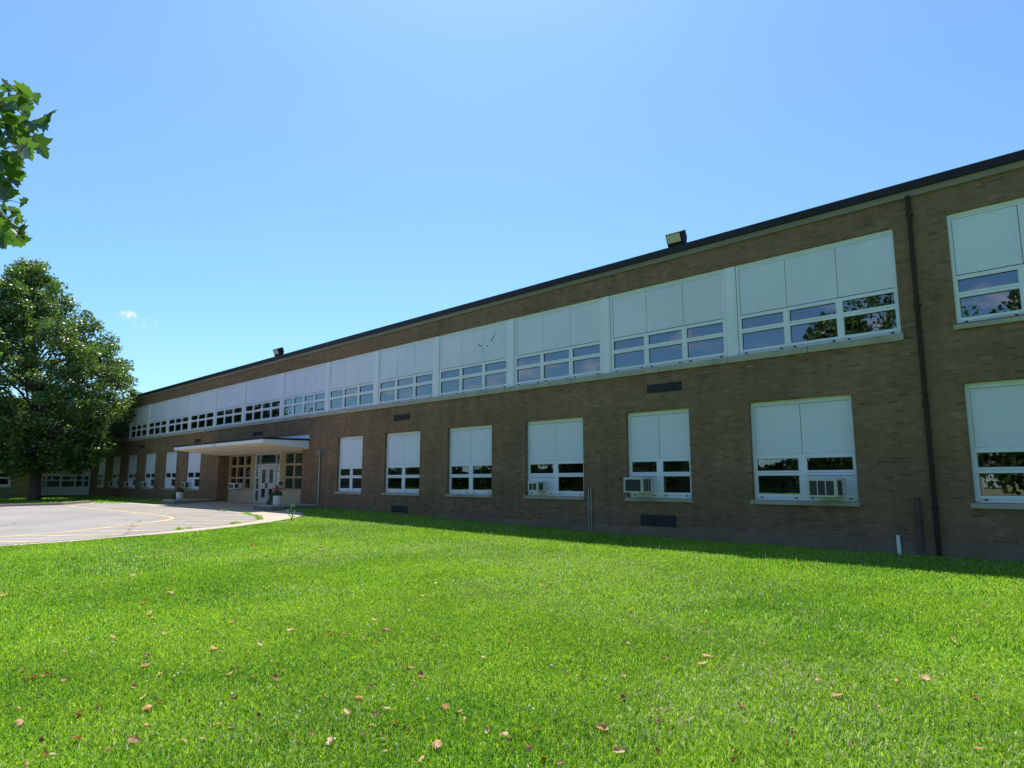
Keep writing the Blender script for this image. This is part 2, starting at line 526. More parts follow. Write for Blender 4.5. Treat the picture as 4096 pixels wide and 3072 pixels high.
def np_mesh(name, verts, faces_flat, loop_sizes, rnd, m, parent=None):
    """verts (n,3), faces as one flat index list with sizes, rnd one value per vertex"""
    me = bpy.data.meshes.new(name)
    me.vertices.add(len(verts))
    me.vertices.foreach_set('co', np.ascontiguousarray(verts, dtype=np.float32).ravel())
    me.loops.add(len(faces_flat))
    me.loops.foreach_set('vertex_index', np.ascontiguousarray(faces_flat, dtype=np.int32))
    me.polygons.add(len(loop_sizes))
    st = np.zeros(len(loop_sizes), dtype=np.int32)
    st[1:] = np.cumsum(loop_sizes)[:-1]
    me.polygons.foreach_set('loop_start', st)
    me.update(calc_edges=True)
    a = me.attributes.new('rnd', 'FLOAT', 'POINT')
    a.data.foreach_set('value', np.ascontiguousarray(rnd, dtype=np.float32))
    me.materials.append(m)
    o = bpy.data.objects.new(name, me)
    COL.objects.link(o)
    if parent is not None:
        o.parent = parent
        o.matrix_parent_inverse = Matrix.Translation(parent.location).inverted()
    return o

# ------------------------------------------------------------------ terrain
def sm(t):
    t = np.clip(t, 0, 1)
    return t * t * (3 - 2 * t)
def ground_z(x, y):
    return 0.13 * sm(np.asarray(y) / 10) + 0.19 * sm((-np.asarray(x) - 8) / 20) + 0.13 * sm((-np.asarray(x) - 8) / 18) * sm((np.asarray(y) - 12.2) / 3)
def gz(x, y):
    return float(ground_z(x, y))
PAVED = [(-18.1, -30), (-18.35, 0), (-18.47, 2.85), (-18.47, 4.1), (-18.68, 5.22), (-18.72, 6.2), (-18.95, 7.3), (-19.5, 8.45), (-20.52, 10.0), (-22.0, 11.65), (-23.5, 12.8), (-24.5, 13.15), (-26.3, 13.4), (-26.3, 15.62), (-38.9, 15.62), (-38.9, 12.62), (-42.6, 12.62), (-45.0, 10.9), (-42.1, 9.0), (-42.3, 6.2), (-43.0, 0), (-44, -30)]
ASPHALT = [(-18.5, -30), (-18.75, 0), (-18.72, 2.87), (-18.75, 4.21), (-19.05, 5.47), (-19.5, 6.7), (-19.95, 7.87), (-20.46, 8.81), (-21.0, 9.57), (-21.63, 10.15), (-22.51, 10.7), (-24.15, 11.15), (-26.11, 11.46), (-28.5, 11.55), (-33.0, 11.65), (-37, 11.75), (-41.8, 11.9), (-43.9, 10.35), (-41.55, 9.0), (-41.9, 6.2), (-42.6, 0), (-43.6, -30)]
def inside(px, py, poly):
    px, py = np.asarray(px), np.asarray(py)
    r = np.zeros(px.shape, bool)
    n = len(poly)
    for i in range(n):
        x0, y0 = poly[i]
        x1, y1 = poly[(i + 1) % n]
        c = ((y0 > py) != (y1 > py)) & (px < (x1 - x0) * (py - y0) / ((y1 - y0) if y1 != y0 else 1e-9) + x0)
        r ^= c
    return r
def edge_dist(px, py, poly):
    px, py = np.asarray(px, float), np.asarray(py, float)
    d = np.full(px.shape, 1e9)
    n = len(poly)
    for i in range(n):
        x0, y0 = poly[i]
        x1, y1 = poly[(i + 1) % n]
        L2 = (x1 - x0) ** 2 + (y1 - y0) ** 2
        t = np.clip(((px - x0) * (x1 - x0) + (py - y0) * (y1 - y0)) / L2, 0, 1)
        d = np.minimum(d, np.hypot(px - x0 - t * (x1 - x0), py - y0 - t * (y1 - y0)))
    return d
def sheet(name, poly, off, m, step=1.0, skirt=0.0):
    bm = bmesh.new()
    vs = [bm.verts.new((x, y, 0)) for x, y in poly]
    bm.faces.new(vs)
    xs, ys = [p[0] for p in poly], [p[1] for p in poly]
    for ax, lo, hi in ((0, min(xs), max(xs)), (1, max(min(ys), -12), max(ys))):
        k = lo + step
        while k < hi:
            co = (k, 0, 0) if ax == 0 else (0, k, 0)
            no = (1, 0, 0) if ax == 0 else (0, 1, 0)
            bmesh.ops.bisect_plane(bm, geom=bm.verts[:] + bm.edges[:] + bm.faces[:], plane_co=co, plane_no=no, dist=1e-5)
            k += step
    bmesh.ops.triangulate(bm, faces=bm.faces[:])
    bmesh.ops.recalc_face_normals(bm, faces=bm.faces[:])
    if bm.faces[:] and sum(f.normal.z for f in bm.faces) < 0:
        bmesh.ops.reverse_faces(bm, faces=bm.faces[:])
    for v in bm.verts:
        v.co.z = gz(v.co.x, v.co.y) + off
    if skirt:
        be = [e for e in bm.edges if e.is_boundary]
        r = bmesh.ops.extrude_edge_only(bm, edges=be)
        for v in r['geom']:
            if isinstance(v, bmesh.types.BMVert):
                v.co.z -= skirt
        bmesh.ops.recalc_face_normals(bm, faces=bm.faces[:])
    me = bpy.data.meshes.new(name)
    bm.to_mesh(me)
    bm.free()
    me.materials.append(m)
    o = bpy.data.objects.new(name, me)
    COL.objects.link(o)
    return o
gx = np.array([-600, -300, -160, -110, -85] + list(np.arange(-70, 26, 0.5)) + [32, 45, 70, 120, 250, 600], float)
gy = np.array([-600, -300, -150, -80, -45, -30, -20] + list(np.arange(-12, 16.5, 0.5)) + [20, 30, 50, 100, 250, 600], float)
X, Y = np.meshgrid(gx, gy, indexing='ij')
Z = ground_z(X, Y)
ins = inside(X, Y, PAVED) & (edge_dist(X, Y, PAVED) > 0.3)
Z = Z - 0.16 * ins
nx, ny = X.shape
idx = np.arange(nx * ny).reshape(nx, ny)
fq = np.stack([idx[:-1, :-1], idx[1:, :-1], idx[1:, 1:], idx[:-1, 1:]], -1).reshape(-1, 4)
lawn = np_mesh('lawn', np.stack([X, Y, Z], -1).reshape(-1, 3), fq.ravel(), np.full(len(fq), 4), np.zeros(nx * ny), M['ground'])
tag(lawn, kind='structure')
tag(sheet('pavement', PAVED, 0.02, M['concrete'], 1.0, 0.2), kind='structure')
tag(sheet('asphalt_lot', ASPHALT, 0.026, M['asphalt'], 1.0), kind='structure')
# far kerb along the lot's west and north-west edge: a real step
mb = MB()
KERB = [(-43.4, -30), (-42.45, 0), (-41.75, 6.2), (-41.4, 8.85), (-44.1, 10.75)]
for (xa, ya), (xb, yb) in zip(KERB[:-1], KERB[1:]):
    d = Vector((xb - xa, yb - ya, 0)).normalized()
    n = Vector((d.y, -d.x, 0)) * -0.18
    za, zb = gz(xa, ya), gz(xb, yb)
    p = [(xa, ya, za), (xb, yb, zb), (xb + n.x, yb + n.y, zb), (xa + n.x, ya + n.y, za)]
    i = len(mb.v)
    mb.v += [(q[0], q[1], q[2] - 0.1) for q in p] + [(q[0], q[1], q[2] + 0.15) for q in p]
    mb.f += [(i, i + 1, i + 5, i + 4), (i + 1, i + 2, i + 6, i + 5), (i + 2, i + 3, i + 7, i + 6), (i + 3, i, i + 4, i + 7), (i + 4, i + 5, i + 6, i + 7)]
tag(mb.build('kerb', M['concrete']), kind='structure')
# yellow paint on the lot: the curved edge of the bus bay and the hatching outside it
def ribbon(mb, pts, w, off):
    P = [Vector((x, y, 0)) for x, y in pts]
    fine = []
    for a, b in zip(P[:-1], P[1:]):
        n = max(1, int((b - a).length / 0.8))
        fine += [a.lerp(b, k / n) for k in range(n)]
    fine.append(P[-1])
    i = len(mb.v)
    for k, p in enumerate(fine):
        t = (fine[min(k + 1, len(fine) - 1)] - fine[max(k - 1, 0)]).normalized()
        s = Vector((-t.y, t.x, 0)) * (w / 2)
        for q in (p + s, p - s):
            mb.v.append((q.x, q.y, gz(q.x, q.y) + off))
    for k in range(len(fine) - 1):
        a = i + 2 * k
        mb.f.append((a + 1, a + 3, a + 2, a))
mb = MB()
ribbon(mb, [(-39.7, 8.5), (-33, 8.6), (-28.3, 8.6), (-26.2, 8.62), (-25.2, 8.56), (-24.4, 8.42), (-23.75, 8.15), (-23.3, 7.8), (-22.9, 7.35), (-21.68, 5.57), (-21.05, 4.6), (-20.8, 3.2), (-20.75, -6)], 0.13, 0.031)
for a, b in [((-20.75, 0.4), (-18.9, 1.9)), ((-20.78, 1.9), (-18.75, 3.6)), ((-20.91, 3.33), (-19.1, 5.4)), ((-21.13, 4.56), (-19.5, 6.6)), ((-21.75, 5.64), (-19.9, 7.7)), ((-22.3, 6.6), (-20.6, 8.7)), ((-22.95, 7.5), (-21.3, 9.6)), ((-23.8, 8.2), (-22.3, 10.35)), ((-25.5, 8.6), (-23.75, 10.9)), ((-27.1, 8.6), (-25.4, 11.2)), ((-28.7, 8.6), (-26.95, 11.35)), ((-30.3, 8.6), (-28.6, 11.4)), ((-31.9, 8.6), (-30.2, 11.4)), ((-33.5, 8.6), (-31.8, 11.45)), ((-35.1, 8.6), (-33.4, 11.5)), ((-36.7, 8.55), (-35, 11.5)), ((-38.3, 8.5), (-36.6, 11.6))]:
    ribbon(mb, [a, b], 0.13, 0.032)
tag(mb.build('road_marking', M['yellowline']), kind='structure')

# ------------------------------------------------------------------ the school's long front (faces -Y, brick face at y = 15)
FY = 15.0
Z0, ZT = -0.3, 7.31
school = thing('school_building', 'long two storey tan brick school with white panelled window bands', 'school building', (-30, 15, 0.3))

def holed_wall(mb, x0, x1, z0, z1, holes, y, depth):
    """front skin at y with rectangular holes (x0, x1, z0, z1) and their reveals going back by depth"""
    xs = sorted({x0, x1} | {h[0] for h in holes} | {h[1] for h in holes})
    zs = sorted({z0, z1} | {h[2] for h in holes} | {h[3] for h in holes})
    for a, b in zip(xs[:-1], xs[1:]):
        for c, d in zip(zs[:-1], zs[1:]):
            mx, mz = (a + b) / 2, (c + d) / 2
            if any(h[0] < mx < h[1] and h[2] < mz < h[3] for h in holes):
                continue
            mb.quad((a, y, c), (b, y, c), (b, y, d), (a, y, d))
    for h in holes:
        dp = h[4] if len(h) > 4 else depth
        a, b, c, d = h[:4]
        mb.quad((a, y, c), (a, y, d), (a, y + dp, d), (a, y + dp, c))
        mb.quad((b, y, c), (b, y + dp, c), (b, y + dp, d), (b, y, d))
        mb.quad((a, y, c), (a, y + dp, c), (b, y + dp, c), (b, y, c))
        mb.quad((a, y, d), (b, y, d), (b, y + dp, d), (a, y + dp, d))

BAYL = [-7.15, -10.90, -14.65, -18.42, -22.18, -25.92, -30.12, -34.34, -38.05, -41.80, -45.52, -49.27, -53.02, -56.76, -60.5]
GF = [(-6.98, -4.72), (-10.44, -8.54), (-14.16, -11.91), (-17.87, -15.66), (-21.61, -19.41), (-25.0, -23.14),
      (-41.87, -39.74), (-45.56, -43.5), (-49.33, -47.28), (-52.98, -51.0), (-56.7, -54.7), (-60.4, -58.35)]
ENT = (-37.19, -27.98)
holes = [(-60.5, -3.68, 4.52, 6.75)] + [(a, b, 1.13, 3.38) for a, b in GF] + [(ENT[0], ENT[1], Z0 + 0.3, 2.97, 0.62)]
holes += [(-2.73, 0.55, 4.56, 6.76), (-2.72, -0.35, 1.16, 3.40)]
mb = MB()
holed_wall(mb, -62.0, 5.0, Z0, ZT, holes, FY, 0.14)
mb.box(4.7, 5.0, FY + 0.001, 32, Z0, ZT)
mb.box(-62, 4.7, 32, 32.3, Z0, ZT)
mb.build('wall', M['brick'], school)
# plinth: stained concrete base under the brick, right of the entrance only
mb = MB()
mb.box(-19.0, 5.0, FY - 0.012, FY + 0.05, -0.3, 0.40)
mb.build('plinth', M['plinth'], school)
# inner rooms: floors, back wall and cross walls that the glass looks into
mb = MB()
mb.box(-61.9, 4.6, FY + 0.75, 31.9, 0.15, 0.5)
mb.box(-61.9, 4.6, FY + 0.75, 31.9, 3.55, 4.05)
mb.box(-61.9, 4.6, 22.5, 22.7, 0.5, 3.55)
mb.box(-61.9, 4.6, 22.5, 22.7, 4.05, 7.2)
for x in (-3.5, -14.9, -26.2, -38.3, -49.6):
    mb.box(x, x + 0.15, FY + 0.8, 22.5, 0.5, 3.55)
    mb.box(x, x + 0.15, FY + 0.8, 22.5, 4.05, 7.2)
mb.build('room_interior', M['room'], school)
# eaves: tan coping below a dark metal fascia, flat roof behind
mb = MB()
mb.box(-62.0, 5.05, FY - 0.05, FY + 0.2, ZT, 7.44)
mb.build('coping', M['frieze'], school)
mb = MB()
mb.box(-62.0, 5.1, FY - 0.10, FY + 0.25, 7.44, 7.62)
o = mb.build('fascia', M['fascia'], school, 0.008)
mb = MB()
mb.box(-62, 5.0, FY + 0.25, 32.3, 7.32, 7.5)
mb.build('roof', M['roof'], school)

# stone band under the upper windows, in lengths with open joints
mb = MB()
for x in [-3.64 - 1.9 * k for k in range(30)]:
    mb.box(x - 1.892, x, FY - 0.055, FY + 0.16, 4.37, 4.52)
mb.build('sill_band', M['stone'], school, 0.006)

def pane_row(fr, gp, gl, xs, z0, z1, y, fw=0.028):
    """one row of lights: dark gasket and glass in each (x0, x1)"""
    for a, b in xs:
        gl.quad((a, y + 0.035, z0), (b, y + 0.035, z0), (b, y + 0.035, z1), (a, y + 0.035, z1))
        for q in ((a, a + 0.008, z0, z1), (b - 0.008, b, z0, z1), (a, b, z0, z0 + 0.008), (a, b, z1 - 0.012, z1)):
            gp.box(q[0], q[1], y + 0.020, y + 0.034, q[2], q[3])

def upper_bay(x0, x1, n, rnd, end_post=True, zoff=0.0, mark=False):
    """one bay of the upper band between x0 and x1 (white post at its right end)"""
    y = FY + 0.045
    post = 0.31 if end_post else 0.0
    xr = x1 - post
    fr, gp, gl = MB(), MB(), MB()
    cp, pn = [], []
    e = 0.065
    # outer frame, rails
    zs = dict(top=6.75, pt=6.64, pb=5.51, ut=5.41, ub=5.16, lt=5.05, lb=4.65, bot=4.52)
    zs = {k: v + zoff for k, v in zs.items()}
    fr.box(x0, x0 + e, y, y + 0.09, zs['bot'], zs['top'])
    fr.box(xr - e, xr, y, y + 0.09, zs['bot'], zs['top'])
    fr.box(x0 + e, xr - e, y, y + 0.09, zs['pt'] + 0.045, zs['top'])
    fr.box(x0 + e, xr - e, y + 0.012, y + 0.09, zs['pt'], zs['pt'] + 0.043)
    fr.box(x0 + e, xr - e, y, y + 0.09, zs['ut'], zs['pb'] - 0.02)
    fr.box(x0 + e, xr - e, y, y + 0.09, zs['lt'] + 0.057, zs['ub'])
    fr.box(x0 + e, xr - e, y - 0.006, y + 0.09, zs['lt'], zs['lt'] + 0.052)
    fr.box(x0 + e, xr - e, y - 0.006, y + 0.09, zs['bot'] + 0.062, zs['lb'])
    fr.box(x0 + e, xr - e, y + 0.002, y + 0.09, zs['bot'], zs['bot'] + 0.058)
    wd = (xr - x0 - 2 * e)
    lights = []
    mul = 0.11
    lw = (wd - (n - 1) * mul) / n
    for k in range(n):
        a = x0 + e + k * (lw + mul)
        lights.append((a + 0.02, a + lw - 0.02))
        if k:
            fr.box(a - mul, a, y - 0.009, y + 0.088, zs['bot'] + 0.06, zs['ut'] - 0.002)
            fr.box(a - mul / 2 - 0.004, a - mul / 2 + 0.004, y - 0.013, y, zs['bot'] + 0.062, zs['lt'])
        for s in (a, a + lw - 0.02):
            fr.box(s, s + 0.02, y + 0.001, y + 0.086, zs['lb'], zs['ut'])
        pa = x0 + e + k * wd / n
        pb_ = pa + wd / n
        pn.append((pa + 0.010, pb_ - 0.002, y + 0.016, y + 0.03, zs['pb'], zs['pt'] - 0.007))
        for c in (a + 0.10, a + lw - 0.10):
            cp.append((c - 0.025, c + 0.025, y - 0.012, y + 0.004, zs['bot'] + 0.028, zs['bot'] + 0.055))
    gp.box(x0 + e, xr - e, y + 0.034, y + 0.05, zs['pb'] - 0.03, zs['pt'] + 0.01)
    pane_row(fr, gp, gl, lights, zs['ub'], zs['ut'], y)
    pane_row(fr, gp, gl, lights, zs['lb'], zs['lt'], y)
    w = fr.build('window', M['white'], school, 0.004)
    for q in pn:
        MB().box(*q).build('panel', M['panel'], w)
    gp.build('gasket', M['gap'], w)
    gl.build('pane', M['glass'], w)
    if x0 > -30:
        for q in cp:
            MB().box(*q).build('latch', M['iron'], w)
    rl = MB()
    rl.box(x0 + 0.1, xr - 0.1, y + 0.12, y + 0.14, zs['lb'] + 0.085, zs['lb'] + 0.105)
    rl.build('inner_rail', M['white'], w)
    # curtains and shades hanging inside some of the lights
    for a, b in lights:
        if rnd.random() < 0.45:
            ct = MB()
            c0 = a + rnd.uniform(0, 0.6) * (b - a)
            c1 = min(b, c0 + rnd.uniform(0.12, 0.4))
            kf = 6
            for j in range(kf):
                u0, u1 = c0 + (c1 - c0) * j / kf, c0 + (c1 - c0) * (j + 1) / kf
                yo = 0.25 + (0.03 if j % 2 else 0)
                ct.quad((u0, y + yo, zs['ub']), (u1, y + 0.28 - (yo - 0.25), zs['ub']), (u1, y + 0.28 - (yo - 0.25), zs['ut'] + 0.05), (u0, y + yo, zs['ut'] + 0.05))
            ct.build('curtain', M['curtain'], w)
    if mark:
        yy = y + 0.0135
        for q in ([(x0 + 2.57, yy, zs['pt'] - 0.53), (x0 + 2.68, yy, zs['pt'] - 0.43), (x0 + 2.79, yy, zs['pt'] - 0.30), (x0 + 2.90, yy, zs['pt'] - 0.13), (x0 + 2.78, yy, zs['pt'] - 0.36), (x0 + 2.70, yy, zs['pt'] - 0.46)],
                  [(x0 + 1.98, yy, zs['pt'] - 0.50), (x0 + 2.06, yy, zs['pt'] - 0.56), (x0 + 2.17, yy, zs['pt'] - 0.60), (x0 + 2.16, yy, zs['pt'] - 0.56), (x0 + 2.07, yy, zs['pt'] - 0.52)],
                  [(x0 + 2.42, yy, zs['pt'] - 0.62), (x0 + 2.44, yy, zs['pt'] - 0.65), (x0 + 2.50, yy, zs['pt'] - 0.61), (x0 + 2.46, yy, zs['pt'] - 0.60)],
                  [(x0 + 2.19, yy, zs['pt'] - 0.66), (x0 + 2.21, yy, zs['pt'] - 0.69), (x0 + 2.25, yy, zs['pt'] - 0.65), (x0 + 2.22, yy, zs['pt'] - 0.64)]):
            tm = MB()
            tm.quad(*q)
            tag(tm.build('torn_patch', M['vent'], w), 'dark sliver shaped tear in the white panel')
    if end_post:
        pm = MB()
        pm.box(xr + 0.012, x1 - 0.012, y - 0.02, y + 0.08, zs['bot'], zs['top'] - 0.005)
        pm.box(xr + 0.05, x1 - 0.05, y - 0.028, y - 0.02, zs['bot'] + 0.002, zs['top'] - 0.01)
        pm.build('post', M['white'], school, 0.004)
        pg = MB()
        pg.box(xr, x1, y + 0.085, y + 0.095, zs['bot'], zs['top'])
        pg.build('post_backing', M['gap'], school)
    return w

rnd = random.Random(11)
prev = -3.68
for k, b in enumerate(BAYL):
    n = 4 if k in (6, 7) else 3
    upper_bay(b, prev, n, rnd, end_post=(k > 0), mark=(k == 3 - 0 and False) or (k == 3))
    prev = b
upper_bay(-2.73, 0.55, 3, rnd, end_post=False, zoff=0.015)
mb = MB()
mb.box(-2.77, 0.6, FY - 0.05, FY + 0.16, 4.44, 4.53)
mb.build('sill', M['stone'], school, 0.006)

def ground_window(x0, x1, rnd, infill=None, z=0.0):
    """ground floor window with white panels above two pairs of lights; infill 0 / 1 boards the lower left / right light"""
    y = FY + 0.10
    fr, gp, gl = MB(), MB(), MB()
    cp, pn = [], []
    Z = lambda v: v + z
    e = 0.075
    fr.box(x0, x0 + e, y, y + 0.09, Z(1.13), Z(3.38))
    fr.box(x1 - e, x1, y, y + 0.09, Z(1.13), Z(3.38))
    fr.box(x0 + e, x1 - e, y, y + 0.09, Z(3.275), Z(3.38))
    fr.box(x0 + e, x1 - e, y, y + 0.09, Z(2.06), Z(2.155))
    fr.box(x0 + e, x1 - e, y, y + 0.09, Z(1.742), Z(1.79))
    fr.box(x0 + e, x1 - e, y - 0.006, y + 0.09, Z(1.68), Z(1.737))
    fr.box(x0 + e, x1 - e, y - 0.006, y + 0.09, Z(1.20), Z(1.27))
    fr.box(x0 + e, x1 - e, y - 0.012, y + 0.09, Z(1.13), Z(1.195))
    xm = (x0 + x1) / 2
    fr.box(xm - 0.075, xm + 0.075, y + 0.001, y + 0.088, Z(1.197), Z(2.06))
    fr.box(xm - 0.004, xm + 0.004, y - 0.002, y + 0.01, Z(1.2), Z(1.735))
    lights = [(x0 + e + 0.02, xm - 0.095), (xm + 0.095, x1 - e - 0.02)]
    for a, b in lights:
        for s in (a - 0.02, b):
            fr.box(s, s + 0.02, y + 0.002, y + 0.086, Z(1.27), Z(2.06))
        for c in (a + 0.08, b - 0.08):
            cp.append((c - 0.028, c + 0.028, y - 0.022, y - 0.005, Z(1.178), Z(1.206)))
    pn += [(x0 + e + 0.008, xm - 0.002, y + 0.016, y + 0.03, Z(2.16), Z(3.267)), (xm + 0.010, x1 - e - 0.004, y + 0.016, y + 0.03, Z(2.16), Z(3.267))]
    gp.box(x0 + e, x1 - e, y + 0.034, y + 0.05, Z(2.13), Z(3.29))
    pane_row(fr, gp, gl, lights, Z(1.79), Z(2.06), y)
    low = [l for i, l in enumerate(lights) if i != infill]
    pane_row(fr, gp, gl, low, Z(1.27), Z(1.68), y)
    w = fr.build('window', M['white'], school, 0.004)
    for q in pn:
        MB().box(*q).build('panel', M['panel'], w)
    gp.build('gasket', M['gap'], w)
    gl.build('pane', M['glass'], w)
    if x0 > -30:
        for q in cp:
            MB().box(*q).build('latch', M['iron'], w)
    if infill is not None:
        a, b = lights[infill]
        ib = MB()
        ib.box(a - 0.015, b + 0.015, y + 0.012, y + 0.03, Z(1.274), Z(1.672))
        ib.build('infill_board', M['panel'], w, 0.003)
    rl = MB()
    for a, b in low:
        rl.box(a, b, y + 0.12, y + 0.135, Z(1.345), Z(1.362))
    rl.build('inner_rail', M['white'], w)
    for a, b in lights:
        q = rnd.random()
        if q < 0.55:
            ct = MB()
            c0 = a if q < 0.25 else (a + b) / 2
            ct.box(c0, c0 + (b - a) * rnd.uniform(0.3, 0.5), y + 0.3, y + 0.32, Z(1.75), Z(2.1))
            ct.build('curtain', M['curtain' if rnd.random() < 0.6 else 'green'], w)
    sl = MB()
    sl.box(x0 - 0.05, xm - 0.003, FY - 0.05, FY + 0.13, Z(1.035), Z(1.128))
    sl.box(xm + 0.003, x1 + 0.03, FY - 0.05, FY + 0.13, Z(1.035), Z(1.128))
    sl.build('sill', M['stone'], w, 0.006)
    return w
INF = {0: 1, 1: 0, 2: 0, 6: 0, 7: 0, 8: 0, 9: 0, 10: 0}
for i, (a, b) in enumerate(GF):
    ground_window(a, b, rnd, INF.get(i))
ground_window(-2.72, -0.35, rnd, None, 0.02)

# louvred vents let into the brick
def vent(x0, x1, z0, z1, slats=6):
    m_ = MB()
    m_.box(x0, x1, FY - 0.004, FY + 0.03, z0, z0 + 0.015)
    m_.box(x0, x1, FY - 0.004, FY + 0.03, z1 - 0.015, z1)
    m_.box(x0, x0 + 0.015, FY - 0.004, FY + 0.03, z0 + 0.015, z1 - 0.015)
    m_.box(x1 - 0.015, x1, FY - 0.004, FY + 0.03, z0 + 0.015, z1 - 0.015)
    dz = (z1 - z0 - 0.03) / slats
    for k in range(slats):
        zz = z0 + 0.015 + k * dz
        m_.quad((x0 + 0.015, FY - 0.012, zz), (x1 - 0.015, FY - 0.012, zz), (x1 - 0.015, FY - 0.001, zz + dz * 0.95), (x0 + 0.015, FY - 0.001, zz + dz * 0.95))
    m_.build('vent', M['vent'], school)
for v in [(-9.74, -8.70, 3.84, 4.07), (-21.08, -20.03, 3.82, 4.05), (-33.10, -32.04, 3.82, 4.01), (-40.86, -39.83, 3.77, 4.0), (-50.6, -49.6, 3.78, 4.0),
          (-10.05, -8.99, 0.42, 0.70), (-21.08, -20.04, 0.42, 0.66)]:
    vent(*v)
# rainwater pipe on the wall joint, stub pipes and conduits
mb = MB()
mb.tube([(-3.35, FY - 0.05, 7.33), (-3.35, FY - 0.05, 0.0)], 0.042, 10)
for z in (1.0, 3.0, 5.0, 6.9):
    mb.box(-3.41, -3.29, FY - 0.075, FY, z, z + 0.05)
mb.build('rainwater_pipe', M['pipe'], school, smooth=False)
mb = MB()
mb.tube([(-3.645, FY - 0.06, 1.24), (-3.645, FY - 0.06, 0.0)], 0.052, 10)
mb.tube([(-3.645, FY - 0.06, 0.2), (-3.6, FY - 0.1, 0.0)], [0.054, 0.1], 10)
mb.build('standpipe', M['darkpipe'], school)
mb = MB()
mb.tube([(-4.025, FY - 0.07, 0.50), (-4.015, FY - 0.075, 0.02)], 0.034, 10)
mb.build('plastic_pipe', M['pvc'], school)
mb = MB()
for x in (-11.71, -11.63):
    mb.tube([(x, FY - 0.04, 1.36), (x, FY - 0.04, 0.1)], 0.02, 8)
mb.box(-11.76, -11.58, FY - 0.025, FY, 0.80, 0.83)
mb.build('conduit', M['galv'], school)
mb = MB()
mb.tube([(-26.34, FY - 0.06, 2.75), (-26.34, FY - 0.06, 0.3)], 0.035, 10)
mb.box(-26.44, -26.24, FY - 0.14, FY, 2.69, 2.89)
mb.build('conduit', M['galv'], school)

# ------------------------------------------------------------------ entrance screen and doors in the recess
YS = 15.60
def screen(x0, x1, cols, name, seams):
    m_, p_, g_, gp = MB(), MB(), MB(), MB()
    rows = [(2.41, 2.87), (1.79, 2.30), (1.21, 1.69)]
    xs = [x0] + [v for c in cols for v in c] + [x1]
    for k in range(0, len(xs), 2):
        m_.box(xs[k], xs[k + 1], YS - 0.02, YS + 0.08, 1.12, 2.97)
    zz = [1.12] + [v for r in reversed(rows) for v in r] + [2.97]
    for a, b in cols:
        for k in range(0, len(zz), 2):
            m_.box(a, b, YS, YS + 0.08, zz[k], zz[k + 1])
        for z0, z1 in rows:
            g_.quad((a, YS + 0.05, z0), (b, YS + 0.05, z0), (b, YS + 0.05, z1), (a, YS + 0.05, z1))
    last = x0
    for s in seams + [x1]:
        p_.box(last + 0.006, s - 0.006, YS, YS + 0.06, 0.40, 1.115)
        last = s
    gp.box(x0 + 0.005, x1 - 0.005, YS + 0.061, YS + 0.07, 0.40, 1.115)
    f = m_.build('entrance_screen', M['gold'], school, 0.004)
    p_.build('panel', M['tanpanel'], f)
    gp.build('gasket', M['gap'], f)
    g_.build('pane', M['glass'], f)
    return f
sc = screen(-37.19, -34.03, [(-36.95, -36.22), (-36.08, -35.30), (-35.12, -34.48)], 'entrance_screen', [-36.26, -35.42])
ct = MB()
ct.box(-36.75, -36.35, YS + 0.25, YS + 0.27, 1.2, 2.9)
ct.build('curtain', M['curtain'], sc)
sc = screen(-31.23 + 0.02, -27.98, [(-30.68, -29.87), (-29.75, -29.0), (-28.88, -28.1)], 'entrance_screen', [-29.92, -28.9])
for a in (-30.45, -29.5, -28.6):
    MB().box(a, a + 0.55, YS + 0.3, YS + 0.32, 1.2, 2.9).build('curtain', M['curtain'], sc)
# door set: frame with sidelights and transom, two leaves
m_, g_ = MB(), MB()
DX = (-34.03, -31.21)
for a, b in ((-34.03, -33.86), (-33.52, -33.44), (-31.74, -31.66), (-31.36, -31.21)):
    m_.box(a, b, YS + 0.0, YS + 0.1, 0.40, 2.97)
for a, b in ((-33.86, -33.52), (-31.66, -31.36)):
    for z0, z1 in ((0.40, 0.56), (1.09, 1.16), (1.69, 1.78), (2.32, 2.41), (2.88, 2.97)):
        m_.box(a, b, YS + 0.004, YS + 0.096, z0, z1)
    g_.quad((a, YS + 0.06, 0.56), (b, YS + 0.06, 0.56), (b, YS + 0.06, 2.88), (a, YS + 0.06, 2.88))
m_.box(-33.44, -31.74, YS + 0.004, YS + 0.096, 2.34, 2.43)
m_.box(-33.44, -31.74, YS + 0.004, YS + 0.096, 2.88, 2.97)
g_.quad((-33.44, YS + 0.06, 2.43), (-31.74, YS + 0.06, 2.43), (-31.74, YS + 0.06, 2.88), (-33.44, YS + 0.06, 2.88))
df = m_.build('door_frame', M['greydoor'], school, 0.004)
g_.build('pane', M['glass'], df)
pp = MB()
for q in ((-33.76, -33.54, 2.04, 2.29), (-31.63, -31.40, 2.04, 2.29)):
    MB().box(q[0], q[1], YS + 0.045, YS + 0.052, q[2], q[3]).build('notice', M['bluepaper'], df)
pp = MB()
for q in ((-33.72, -33.54, 1.79, 2.0), (-31.61, -31.43, 1.79, 2.0), (-31.62, -31.40, 1.38, 1.66)):
    MB().box(q[0], q[1], YS + 0.045, YS + 0.052, q[2], q[3]).build('notice', M['paper'], df)
pp = MB()
pp.box(-33.68, -33.54, YS + 0.045, YS + 0.052, 1.42, 1.62)
pp.build('notice', M['yellowpaper'], df)
